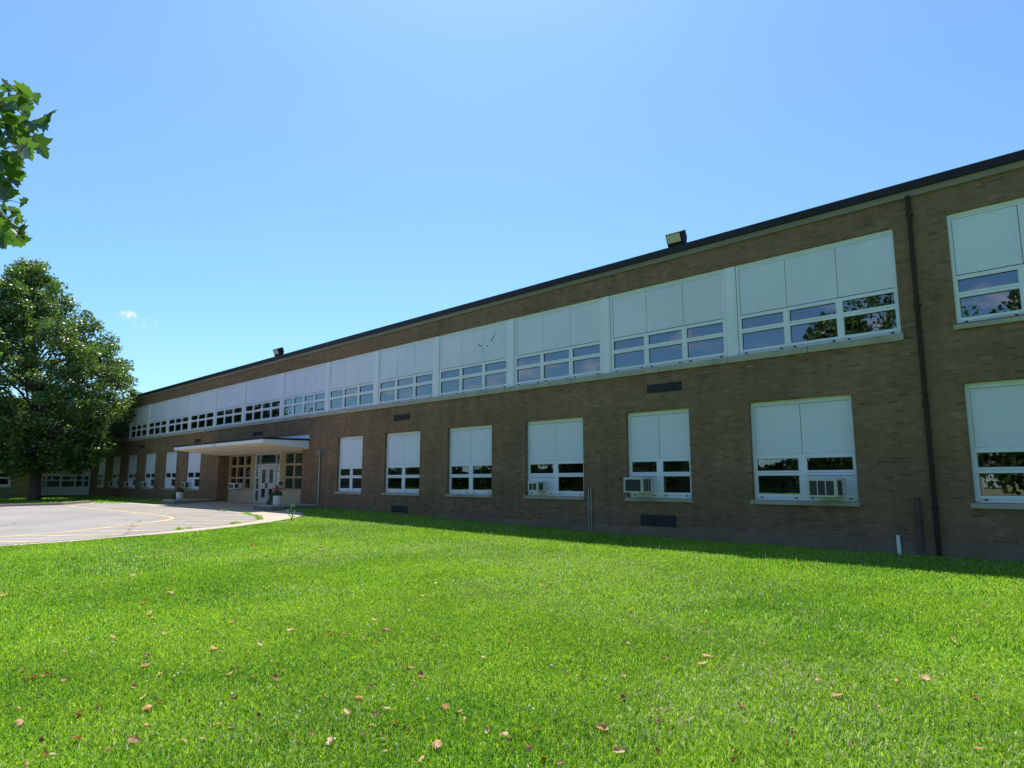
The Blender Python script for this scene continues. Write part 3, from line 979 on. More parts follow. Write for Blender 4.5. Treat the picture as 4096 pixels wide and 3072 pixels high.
for a, b, w0, w1, hx in ((-33.435, -32.6, -33.22, -32.79, -32.66), (-32.58, -31.745, -32.42, -31.98, -32.53)):
    m_, g_ = MB(), MB()
    y0, y1 = YS + 0.02, YS + 0.075
    m_.box(a, w0, y0, y1, 0.45, 2.335)
    m_.box(w1, b, y0, y1, 0.45, 2.335)
    for z0, z1 in ((0.45, 0.74), (1.18, 1.47), (2.14, 2.335)):
        m_.box(w0, w1, y0 + 0.001, y1 - 0.001, z0, z1)
    for z0, z1 in ((0.74, 1.18), (1.47, 2.14)):
        g_.quad((w0, y0 + 0.03, z0), (w1, y0 + 0.03, z0), (w1, y0 + 0.03, z1), (w0, y0 + 0.03, z1))
    d = m_.build('door', M['greydoor'], school, 0.003)
    g_.build('pane', M['glass'], d)
    h_ = MB()
    h_.box(hx - 0.02, hx + 0.02, y0 - 0.05, y0 - 0.03, 1.22, 1.46)
    h_.box(hx - 0.012, hx + 0.012, y0 - 0.03, y0, 1.24, 1.26)
    h_.box(hx - 0.012, hx + 0.012, y0 - 0.03, y0, 1.42, 1.44)
    h_.build('handle', M['iron'], d)
m_ = MB()
m_.box(-31.15, -30.86, YS - 0.1, YS - 0.021, 1.40, 1.52)
m_.build('wall_box', M['vent'], school, 0.006)

# canopy over the entrance: thin at the front edge, deeper at the wall
CX0, CX1, CYF = -37.78, -27.42, 12.845
m_ = MB()
m_.prism([(CYF, 3.195), (FY - 0.002, 2.985), (FY - 0.002, 3.345), (CYF, 3.33)], CX0, CX1)
cn = m_.build('canopy', M['white'], school, 0.004)
m_ = MB()
m_.prism([(CYF + 0.02, 3.189), (FY - 0.002, 2.976), (FY - 0.002, 2.984), (CYF + 0.02, 3.194)], CX0 + 0.02, CX1 - 0.02)
m_.box(ENT[0] + 0.002, ENT[1] - 0.002, FY + 0.002, YS - 0.03, 2.95, 2.966)
m_.build('soffit', M['soffit'], cn)
m_ = MB()
m_.prism([(CYF - 0.02, 3.332), (FY - 0.002, 3.347), (FY - 0.002, 3.43), (CYF - 0.02, 3.405)], CX0 - 0.02, CX1 + 0.02)
m_.build('roof_edge', M['fascia'], cn)
m_ = MB()
m_.box(CX0, CX1 + 0.02, FY - 0.04, FY - 0.003, 3.431, 3.61)
m_.build('flashing', M['white'], cn)
for x, y in ((-35.9, 14.0), (-33.4, 14.1), (-30.4, 13.8)):
    m_ = MB()
    m_.box(x - 0.17, x + 0.17, y - 0.1, y + 0.1, 3.0 + (FY - y) * 0.0975, 3.078 + (FY - y) * 0.0975)
    m_.build('soffit_light', M['iron'], cn)
m_ = MB()
m_.box(-32.48, -32.42, CYF - 0.025, CYF - 0.001, 3.19, 3.41)
m_.build('gutter_outlet', M['galv'], cn)

# ------------------------------------------------------------------ cross wing at the far end (faces +X)
wing = thing('building_wing', 'shaded grey brick cross wing behind the big left tree', 'school wing', (-62, 8, 0.3))
mb = MB()
def xwall(mb, x, y0, y1, z0, z1, holes, depth):
    ys = sorted({y0, y1} | {h[0] for h in holes} | {h[1] for h in holes})
    zs = sorted({z0, z1} | {h[2] for h in holes} | {h[3] for h in holes})
    for a, b in zip(ys[:-1], ys[1:]):
        for c, d in zip(zs[:-1], zs[1:]):
            if any(h[0] < (a + b) / 2 < h[1] and h[2] < (c + d) / 2 < h[3] for h in holes):
                continue
            mb.quad((x, a, c), (x, b, c), (x, b, d), (x, a, d))
    for a, b, c, d in holes:
        mb.quad((x, a, c), (x - depth, a, c), (x - depth, a, d), (x, a, d))
        mb.quad((x, b, c), (x, b, d), (x - depth, b, d), (x - depth, b, c))
        mb.quad((x, a, c), (x, b, c), (x - depth, b, c), (x - depth, a, c))
        mb.quad((x, a, d), (x - depth, a, d), (x - depth, b, d), (x, b, d))
BW = [(6.6, 9.45, 1.2, 3.3), (6.6, 9.45, 4.52, 6.75), (1.5, 5.2, 1.2, 3.3), (1.5, 5.2, 4.52, 6.75)]
xwall(mb, -60, -12, 10.68, -0.3, 7.3, BW, 0.12)
mb.quad((-60, 10.68, -0.3), (-62.3, 10.68, -0.3), (-62.3, 10.68, 7.3), (-60, 10.68, 7.3))
mb.quad((-60, -12, -0.3), (-60, -12, 7.3), (-75, -12, 7.3), (-75, -12, -0.3))
mb.quad((-75, -12, -0.3), (-75, -12, 7.3), (-75, 32, 7.3), (-75, 32, -0.3))
mb.quad((-75, 32, -0.3), (-75, 32, 7.3), (-62, 32, 7.3), (-62, 32, -0.3))
LW = [(11.0, 14.93, 0.5, 3.25), (11.0, 14.93, 4.52, 6.75)]
xwall(mb, -62.02, 10.68, 14.995, -0.3, 7.3, LW, 0.12)
mb.build('wall', M['wingbrick'], wing)
mb = MB()
mb.box(-75, -61.9, 10.7, 32.2, 7.3, 7.6)
mb.box(-75, -59.9, -12.1, 10.75, 7.302, 7.62)
mb.build('roof', M['fascia'], wing)
def xwindow(x, y0, y1, z0, z1, nl, rows, sill=True):
    """window in a wall facing +X: white frame, panel above, lights in rows [(z0, z1)], panel below"""
    m_, p_, g_, d_ = MB(), MB(), MB(), MB()
    xf = x - 0.06
    e, mu = 0.09, 0.12
    m_.box(xf - 0.08, xf, y0, y0 + e, z0, z1)
    m_.box(xf - 0.08, xf, y1 - e, y1, z0, z1)
    zz = [z0] + [v for r in rows for v in r] + [z1]
    lw = (y1 - y0 - 2 * e - (nl - 1) * mu) / nl
    for k in range(nl):
        a = y0 + e + k * (lw + mu)
        if k:
            m_.box(xf - 0.08, xf - 0.001, a - mu, a, rows[0][0] - 0.05, rows[-1][1] + 0.05)
        for j in range(len(rows) - 1):
            m_.box(xf - 0.08, xf - 0.002, a, a + lw, rows[j][1], rows[j + 1][0])
        for r in rows:
            g_.quad((xf - 0.04, a, r[0]), (xf - 0.04, a + lw, r[0]), (xf - 0.04, a + lw, r[1]), (xf - 0.04, a, r[1]))
    p_.box(xf - 0.06, xf - 0.012, y0 + e, y1 - e, rows[-1][1], z1 - 0.06)
    m_.box(xf - 0.08, xf, y0 + e, y1 - e, z1 - 0.06, z1)
    p_.box(xf - 0.06, xf - 0.012, y0 + e, y1 - e, z0 + 0.05, rows[0][0])
    m_.box(xf - 0.08, xf, y0 + e, y1 - e, z0, z0 + 0.05)
    d_.box(xf - 0.6, xf - 0.5, y0 - 0.3, y1 + 0.05, z0 - 0.2, z1 + 0.2)
    w = m_.build('window', M['white'], wing)
    p_.build('panel', M['panel'], w)
    g_.build('pane', M['glass'], w)
    d_.build('room_interior', M['room'], w)
    if sill:
        s_ = MB()
        s_.box(x - 0.1, x + 0.06, y0 - 0.05, y1 + 0.05, z0 - 0.1, z0 - 0.002)
        s_.build('sill', M['stone'], w)
for a, b, c, d in BW:
    xwindow(-60, a, b, c, d, 3, [(c + 0.13, c + 0.54), (c + 0.65, c + 0.95)])
xwindow(-62.02, 11.0, 14.93, 0.5, 3.25, 4, [(1.14, 1.60), (1.68, 1.96)], False)
xwindow(-62.02, 11.0, 14.93, 4.52, 6.75, 4, [(4.65, 5.05), (5.16, 5.41)], False)

# ------------------------------------------------------------------ low block walls that flank the entrance, with planters
def low_wall(name, x0, x1, zt, label):
    w = thing(name, label, 'low wall', ((x0 + x1) / 2, 13.9, 0.3))
    m_ = MB()
    m_.box(x0, x1, 12.86, FY - 0.02, 0.1, zt - 0.06)
    m_.build('block_wall', M['lowwall'], w, 0.01)
    m_ = MB()
    m_.box(x0 - 0.03, x1 + 0.03, 12.83, FY - 0.02, zt - 0.058, zt)
    m_.build('coping', M['stone'], w, 0.008)
low_wall('low_wall', -38.87, -37.2, 0.60, 'low shaded block wall below the far left end of the canopy')
low_wall('low_wall', -28.0, -26.33, 0.575, 'low shaded block wall right of the doors beside the grey wall conduit')

def blades_np(n, base, h, w, lean, rng, bend=0.4, clump=None):
    """n two-segment blades at base (n,3): returns verts, flat faces, sizes"""
    az = rng.uniform(0, 2 * np.pi, n)
    fx, fy = np.cos(az), np.sin(az)
    la = rng.uniform(0, 2 * np.pi, n)
    lx, ly = np.cos(la) * lean, np.sin(la) * lean
    V = np.zeros((n, 5, 3))
    V[:, 0] = base - np.stack([fx * w / 2, fy * w / 2, np.zeros(n)], -1)
    V[:, 1] = base + np.stack([fx * w / 2, fy * w / 2, np.zeros(n)], -1)
    mid = base + np.stack([lx * h * bend, ly * h * bend, h * 0.62], -1)
    V[:, 2] = mid + np.stack([fx * w * 0.4, fy * w * 0.4, np.zeros(n)], -1)
    V[:, 3] = mid - np.stack([fx * w * 0.4, fy * w * 0.4, np.zeros(n)], -1)
    V[:, 4] = base + np.stack([lx * h, ly * h, h * (1 - 0.35 * lean)], -1)
    i = np.arange(n)[:, None] * 5
    F = np.concatenate([i + np.array([[0, 1, 2, 3]]), i + np.array([[3, 2, 4]])], 1)
    sizes = np.tile([4, 3], n)
    return V.reshape(-1, 3), F.ravel(), sizes
def leafcards_np(pos, size, rng, aspect=0.6, flat=0.0):
    """diamond leaf cards at pos with random turn; slightly folded along the middle"""
    n = len(pos)
    a = rng.normal(size=(n, 3))
    a /= np.linalg.norm(a, axis=1)[:, None]
    b = rng.normal(size=(n, 3))
    if flat:
        b[:, 2] *= (1 - flat)
        a[:, 2] *= (1 - flat)
        a /= np.linalg.norm(a, axis=1)[:, None]
    b -= a * (a * b).sum(1)[:, None]
    b /= np.linalg.norm(b, axis=1)[:, None]
    c = np.cross(a, b)
    s = size[:, None]
    V = np.stack([pos - a * s * 0.5, pos + b * s * aspect * 0.5 + c * s * 0.08, pos + a * s * 0.5, pos - b * s * aspect * 0.5 + c * s * 0.08], 1)
    i = np.arange(n)[:, None] * 4
    F = np.concatenate([i + np.array([[0, 1, 2]]), i + np.array([[0, 2, 3]])], 1)
    return V.reshape(-1, 3), F.ravel(), np.full(2 * n, 3)

def planter(name, x, y, z, label, plabel, seed, s=0.62):
    p = thing(name, label, 'planter', (x, y, z))
    prof = [(0.20, 0.0), (0.24, 0.02), (0.27, 0.22), (0.285, 0.54), (0.30, 0.55), (0.30, 0.62), (0.26, 0.62), (0.25, 0.56), (0.0, 0.55)]
    m_ = MB()
    m_.lathe([(a * s, b * s) for a, b in prof], (x, y, z), 28)
    m_.build('pot', M['pot'], p)
    m_ = MB()
    m_.lathe([(0.255 * s, 0.54 * s), (0.255 * s, 0.585 * s), (0.0, 0.595 * s)], (x, y, z), 20)
    m_.build('soil', M['soil'], p)
    zt = z + 0.60 * s
    q = thing('geranium', plabel, 'potted plant', (x, y, zt))
    r = np.random.default_rng(seed)
    n = 380
    th = r.uniform(0, 2 * np.pi, n)
    rr = 0.19 * np.sqrt(r.uniform(0, 1, n))
    pos = np.stack([x + rr * np.cos(th), y + rr * np.sin(th), zt + r.uniform(0, 1, n) ** 0.8 * 0.26 * (1 - 0.6 * (rr / 0.19) ** 2)], -1)
    # trailing vine over one side of the pot
    k = 420
    t = r.uniform(0, 1, k)
    vx = x - 0.12 - 0.22 * t + r.normal(0, 0.06, k)
    vy = y - 0.12 - 0.08 * t + r.normal(0, 0.05, k)
    vz = zt + 0.08 - 0.42 * t ** 1.3 + r.normal(0, 0.05, k)
    pos = np.concatenate([pos, np.stack([vx, vy, np.maximum(vz, z - 0.05)], -1)])
    V, F, sz = leafcards_np(pos, r.uniform(0.04, 0.08, len(pos)), r, 0.9)
    np_mesh('foliage', V, F, sz, np.repeat(r.uniform(0, 1, len(pos)), 4), M['weedleaf'], q)
    m_, st = MB(), MB()
    for v in range(12):
        a = r.uniform(0, 6.28)
        d = 0.2 * math.sqrt(r.uniform(0, 1))
        c = (x + d * math.cos(a), y + d * math.sin(a), zt + 0.22 + r.uniform(-0.04, 0.12))
        st.tube([(x + d * 0.6 * math.cos(a), y + d * 0.6 * math.sin(a), zt), c], 0.004, 5)
        for _ in range(7):
            ox, oy, oz = r.normal(0, 0.02, 3)
            m_.lathe([(0.004, -0.012), (0.018, 0.0), (0.004, 0.012)], (c[0] + ox, c[1] + oy, c[2] + oz), 6)
    st.build('stem', M['weedleaf'], q)
    m_.build('blossom', M['flower'], q)
planter('planter', -26.75, 13.3, 0.575, 'white round concrete planter right of the entrance doors', 'red flowered trailing plant in the planter right of the entrance doors', 4)
planter('planter', -37.75, 13.3, 0.60, 'white round concrete planter on low wall at the left end of the canopy', 'red flowered plant in the planter left of the entrance', 9)

# ------------------------------------------------------------------ window air conditioners
def air_conditioner(x0, x1, y0, y1, z0, z1, label, style, colour='ac'):
    a = thing('air_conditioner', label, 'air conditioner', ((x0 + x1) / 2, y1, z0), 'window air conditioners along the ground floor')
    m_ = MB()
    m_.box(x0, x1, y0, y1, z0, z1)
    m_.box(x0 + 0.03, x1 - 0.03, y1 - 0.2, y1, z1 + 0.001, z1 + 0.012)
    m_.build('casing', M[colour], a, 0.012)
    g_, b_ = MB(), MB()
    ix0, ix1, iz0, iz1 = x0 + 0.055, x1 - 0.055, z0 + 0.04, z1 - 0.055
    g_.box(ix0, ix1, y0 - 0.004, y0 + 0.01, iz0, iz1)
    if style == 'mesh':
        for k in range(1, 9):
            xx = ix0 + (ix1 - ix0) * k / 9
            b_.box(xx - 0.003, xx + 0.003, y0 - 0.008, y0 - 0.004, iz0, iz1)
        for k in range(1, 7):
            zz = iz0 + (iz1 - iz0) * k / 7
            b_.box(ix0, ix1, y0 - 0.0085, y0 - 0.0045, zz - 0.003, zz + 0.003)
        b_.box((x0 + x1) / 2 - 0.1, (x0 + x1) / 2 + 0.1, y0 - 0.008, y0 - 0.004, iz1 - 0.03, iz1 + 0.002)
        bm_ = 'vent'
    else:
        for k in range(1, style):
            xx = ix0 + (ix1 - ix0) * k / style
            b_.box(xx - 0.009, xx + 0.009, y0 - 0.012, y0 - 0.004, iz0 + 0.001, iz1 - 0.001)
        bm_ = colour
    g_.build('grille', M['acgrille'], a)
    b_.build('grille_bar', M[bm_], a)
    dy = y1 - y0
    nlo = 3 if style == 'mesh' else 1
    for k in range(nlo):
        s_ = MB()
        ya = y0 + dy * (0.12 + 0.2 * k)
        yb = ya + dy * (0.15 if nlo == 3 else 0.42)
        s_.box(x1 - 0.01, x1 + 0.004, ya, yb, z0 + 0.04, z1 - 0.045)
        s_.build('side_vent', M['acgrille'], a)
air_conditioner(-5.58, -4.98, 14.55, 15.12, 1.228, 1.617, 'largest air conditioner with three grille panels, in window nearest the rainwater pipe', 3)
air_conditioner(-10.26, -9.68, 14.57, 15.12, 1.263, 1.652, 'air conditioner with square mesh grille and slotted side, in window above a low vent', 'mesh')
air_conditioner(-13.78, -13.38, 14.69, 15.12, 1.262, 1.545, 'small dull grey air conditioner in the boarded window left of the twin conduits', 2)
air_conditioner(-41.66, -41.12, 14.70, 15.12, 1.172, 1.525, 'air conditioner in the window under the far left end of the canopy', 2)
air_conditioner(-36.1, -35.42, 15.15, 15.62, 1.165, 1.46, 'air conditioner in the ochre entrance screen left of the doors', 2, 'white')
for i, x in enumerate((-49.1, -52.8, -56.5)):
    air_conditioner(x, x + 0.56, 14.72, 15.12, 1.17, 1.53, ['air conditioner in third window left of the entrance recess', 'air conditioner in fourth window left of the entrance recess', 'air conditioner in fifth window left of the entrance recess, beside the tree'][i], 2)

# ------------------------------------------------------------------ floodlights on the roof edge
def floodlight(x, label, turn, s=1.0):
    f = thing('floodlight', label, 'floodlight', (x, 15.12, 7.62), 'floodlights on the roof edge')
    f.rotation_euler.z = turn
    W2, H, Dp = 0.225 * s, 0.34 * s, 0.30 * s
    def put(m_, nm, mt, bev=0.0):
        o = m_.build(nm, M[mt], None, bev)
        o.parent = f
        if nm != 'bracket':
            o.rotation_euler.x = math.radians(24)
            o.location.z = 0.03
        return o
    m_ = MB()
    m_.prism([(-Dp * 0.5, 0.05), (Dp * 0.2, 0.05), (Dp * 0.5, 0.05 + H * 0.4), (Dp * 0.5, 0.05 + H), (-Dp * 0.5, 0.05 + H)], -W2, W2)
    h = put(m_, 'housing', 'lamp', 0.012)
    m_ = MB()
    m_.box(-W2 + 0.03, W2 - 0.045, -Dp * 0.5 - 0.006, -Dp * 0.5 + 0.01, 0.05 + 0.09, 0.05 + H - 0.025)
    put(m_, 'lens', 'lens', 0.01)
    m_ = MB()
    m_.tube([(0, 0, -0.14), (0, 0, 0.07)], 0.03, 10)
    m_.box(-0.09, 0.09, -0.09, 0.09, -0.135, -0.11)
    put(m_, 'bracket', 'iron')
    for c in f.children:
        c.matrix_parent_inverse = Matrix()
floodlight(-8.72, 'big floodlight with clear lens on roof edge at the right', 0.05)
floodlight(-30.85, 'floodlight on the roof edge above the entrance canopy', 0.1, 1.02)
floodlight(-53.1, 'small dark floodlight on the roof edge beside the big tree', 0.0, 1.05)
NEAR_LEAVES = [(-5.1,0.63,4.06,1.3),(-5.02,0.55,4.01,1),(-4.69,0.52,3.79,1),(-4.82,0.6,3.85,1),(-4.96,0.59,3.89,1),(-5.25,0.68,4.02,1),(-5.2,0.74,4.06,0.9),(-5.05,0.56,3.86,1),(-4.71,0.58,3.69,1),(-5.16,0.78,3.95,1.35),(-4.97,0.67,3.8,1),(-5.05,0.74,3.85,1),(-5.15,0.73,3.86,1.1),(-5.14,0.64,3.8,1),(-5.04,0.58,3.78,1),(-5.3,0.71,3.89,1.1),(-5.0,0.56,3.7,1),(-5.01,0.59,3.68,1.1),(-5.31,0.67,3.78,1),(-4.9,0.55,3.59,1),(-4.95,0.68,3.61,1.1),(-5.27,0.8,3.79,1.2),(-4.81,0.65,3.53,0.9),(-5.33,0.61,3.71,1),(-5.25,0.65,3.65,0.9),(-5.09,0.58,3.56,1),(-5.0,0.61,3.5,1),(-5.31,0.67,3.64,0.9),(-5.42,0.64,3.61,1),(-4.92,0.63,3.42,0.9),(-5.15,0.65,3.47,0.8),(-5.22,0.61,3.44,1),(-5.19,0.64,3.41,0.9),(-5.09,0.65,3.35,0.8),(-4.97,0.7,3.27,0.75),(-5.28,0.65,3.32,1),(-5.43,0.7,3.35,0.9),(-4.94,0.69,3.17,1),(-5.07,0.63,3.17,1),(-5.46,0.73,3.29,0.9),(-5.43,0.78,3.28,0.8),(-5.37,0.7,3.21,1),(-4.95,0.61,3.08,1),(-5.4,0.76,3.22,0.9),(-5.59,0.77,3.23,1),(-5.61,0.73,3.21,1),(-5.4,0.79,3.18,0.7),(-4.99,0.62,3.0,0.9),(-5.54,0.33,3.21,1),(-5.18,0.25,2.89,1),(-5.46,0.28,2.98,1),(-5.47,0.6,3.59,1),(-5.44,0.16,3.23,1),(-4.89,0.11,3.57,1),(-5.01,0.32,3.56,1),(-5.53,0.35,3.4,1),(-4.86,0.52,3.61,1),(-5.4,0.51,3.03,1),(-5.08,0.18,3.62,1),(-4.91,0.16,3.57,1),(-5.19,0.25,3.73,1),(-4.99,0.6,3.0,1),(-4.85,0.43,3.58,1),(-5.28,0.16,2.96,1),(-5.05,0.47,2.89,1),(-4.99,0.33,3.12,1),(-5.38,0.55,3.01,1),(-5.53,0.32,2.96,1),(-5.44,0.15,3.6,1),(-4.87,0.35,3.6,1),(-5.0,0.46,3.8,1),(-5.12,0.44,3.27,1),(-5.3,0.62,3.3,1),(-5.14,0.4,3.58,1),(-5.53,0.2,3.46,1),(-5.12,0.42,3.4,1),(-4.81,0.19,3.62,1),(-5.23,0.08,3.79,1),(-5.11,0.25,2.97,1),(-5.36,0.63,3.2,1),(-5.24,0.42,3.33,1),(-5.28,0.55,3.98,1),(-5.37,0.56,3.0,1),(-5.36,0.53,3.2,1),(-5.21,0.19,2.88,1),(-5.2,0.4,3.55,1),(-5.15,0.35,3.07,1),(-5.44,0.58,3.25,1),(-5.36,0.25,3.02,1),(-5.07,0.6,2.94,1),(-4.96,0.5,3.52,1),(-5.27,0.33,2.95,1),(-5.5,0.49,3.04,1),(-4.96,0.29,3.47,1),(-5.24,0.4,3.76,1),(-5.16,0.51,3.8,1),(-5.09,0.29,2.82,1),(-5.14,0.46,3.88,1),(-5.0,0.12,3.2,1),(-4.89,0.34,3.53,1),(-5.39,0.34,3.08,1),(-5.03,0.34,3.4,1),(-5.56,0.64,3.11,1),(-5.17,0.57,3.45,1),(-5.02,0.14,3.61,1),(-5.57,0.3,2.99,1),(-5.0,0.3,3.01,1),(-5.32,0.54,3.55,1),(-5.0,0.53,3.01,1),(-4.97,0.42,3.37,1),(-5.66,0.16,3.08,1),(-5.36,0.12,3.4,1),(-5.11,0.36,3.11,1),(-4.91,0.31,3.48,1),(-5.4,0.37,3.84,1),(-5.47,0.47,2.96,1),(-5.51,0.15,3.28,1),(-4.94,0.31,3.44,1),(-5.19,0.52,3.68,1),(-5.25,0.25,2.98,1),(-5.12,0.43,3.08,1),(-5.19,0.23,3.13,1),(-5.39,0.3,3.14,1),(-5.18,0.42,3.18,1),(-5.13,0.44,3.4,1),(-5.06,0.23,3.1,1),(-5.56,0.52,3.04,1),(-5.36,0.29,3.32,1),(-5.4,0.61,3.47,1),(-5.22,0.48,3.24,1),(-5.55,0.42,3.16,1),(-5.34,0.31,3.09,1),(-5.32,0.44,3.29,1),(-5.39,0.27,3.06,1),(-5.48,0.47,3.12,1),(-5.24,0.19,3.14,1),(-5.11,0.16,2.83,1),(-4.93,0.32,3.25,1),(-5.1,0.53,3.05,1),(-4.94,0.13,3.24,1),(-5.57,0.29,3.23,1),(-5.12,0.2,3.64,1),(-5.44,0.23,3.33,1),(-4.89,0.24,3.31,1),(-5.3,0.32,3.11,1),(-5.56,0.32,3.24,1),(-5.14,0.54,3.79,1),(-5.22,0.39,3.24,1),(-5.24,0.5,3.24,1),(-4.83,0.22,3.66,1),(-4.91,0.31,3.54,1),(-4.84,0.49,3.68,1),(-5.02,0.39,3.66,1),(-4.96,0.43,3.81,1),(-5.43,0.36,3.59,1),(-5.03,0.29,3.21,1),(-5.16,0.5,2.99,1),(-5.0,0.56,3.48,1),(-4.96,0.42,3.41,1),(-5.15,0.56,3.07,1),(-4.89,0.34,3.74,1),(-5.09,0.24,3.72,1),(-4.87,0.29,3.41,1),(-5.65,0.38,3.02,1),(-5.14,0.18,3.38,1),(-5.58,0.23,3.3,1),(-5.21,0.37,3.77,1),(-5.37,0.31,3.35,1),(-5.36,0.18,2.89,1),(-5.48,0.29,3.61,1),(-4.84,0.1,3.66,1),(-5.32,0.55,3.41,1),(-4.98,0.24,3.63,1),(-5.46,0.33,3.03,1),(-5.35,0.41,3.52,1),(-4.92,0.43,3.52,1),(-5.02,0.11,3.36,1),(-5.05,0.16,2.86,1),(-4.98,0.26,3.52,1),(-4.98,0.12,3.23,1),(-5.1,0.36,3.53,1),(-5.57,0.13,3.43,1),(-5.11,0.44,3.4,1),(-5.11,0.53,3.28,1),(-5.13,0.34,3.57,1),(-5.19,0.24,3.0,1),(-5.35,0.6,3.47,1),(-5.48,0.52,3.04,1),(-4.95,0.18,3.49,1),(-4.92,0.4,3.66,1),(-5.31,0.1,3.54,1),(-5.52,0.31,3.49,1),(-5.37,0.29,3.3,1),(-5.07,0.19,3.67,1),(-5.49,0.21,3.64,1),(-4.85,0.29,3.4,1),(-4.93,0.42,3.28,1),(-5.36,0.36,3.58,1)]
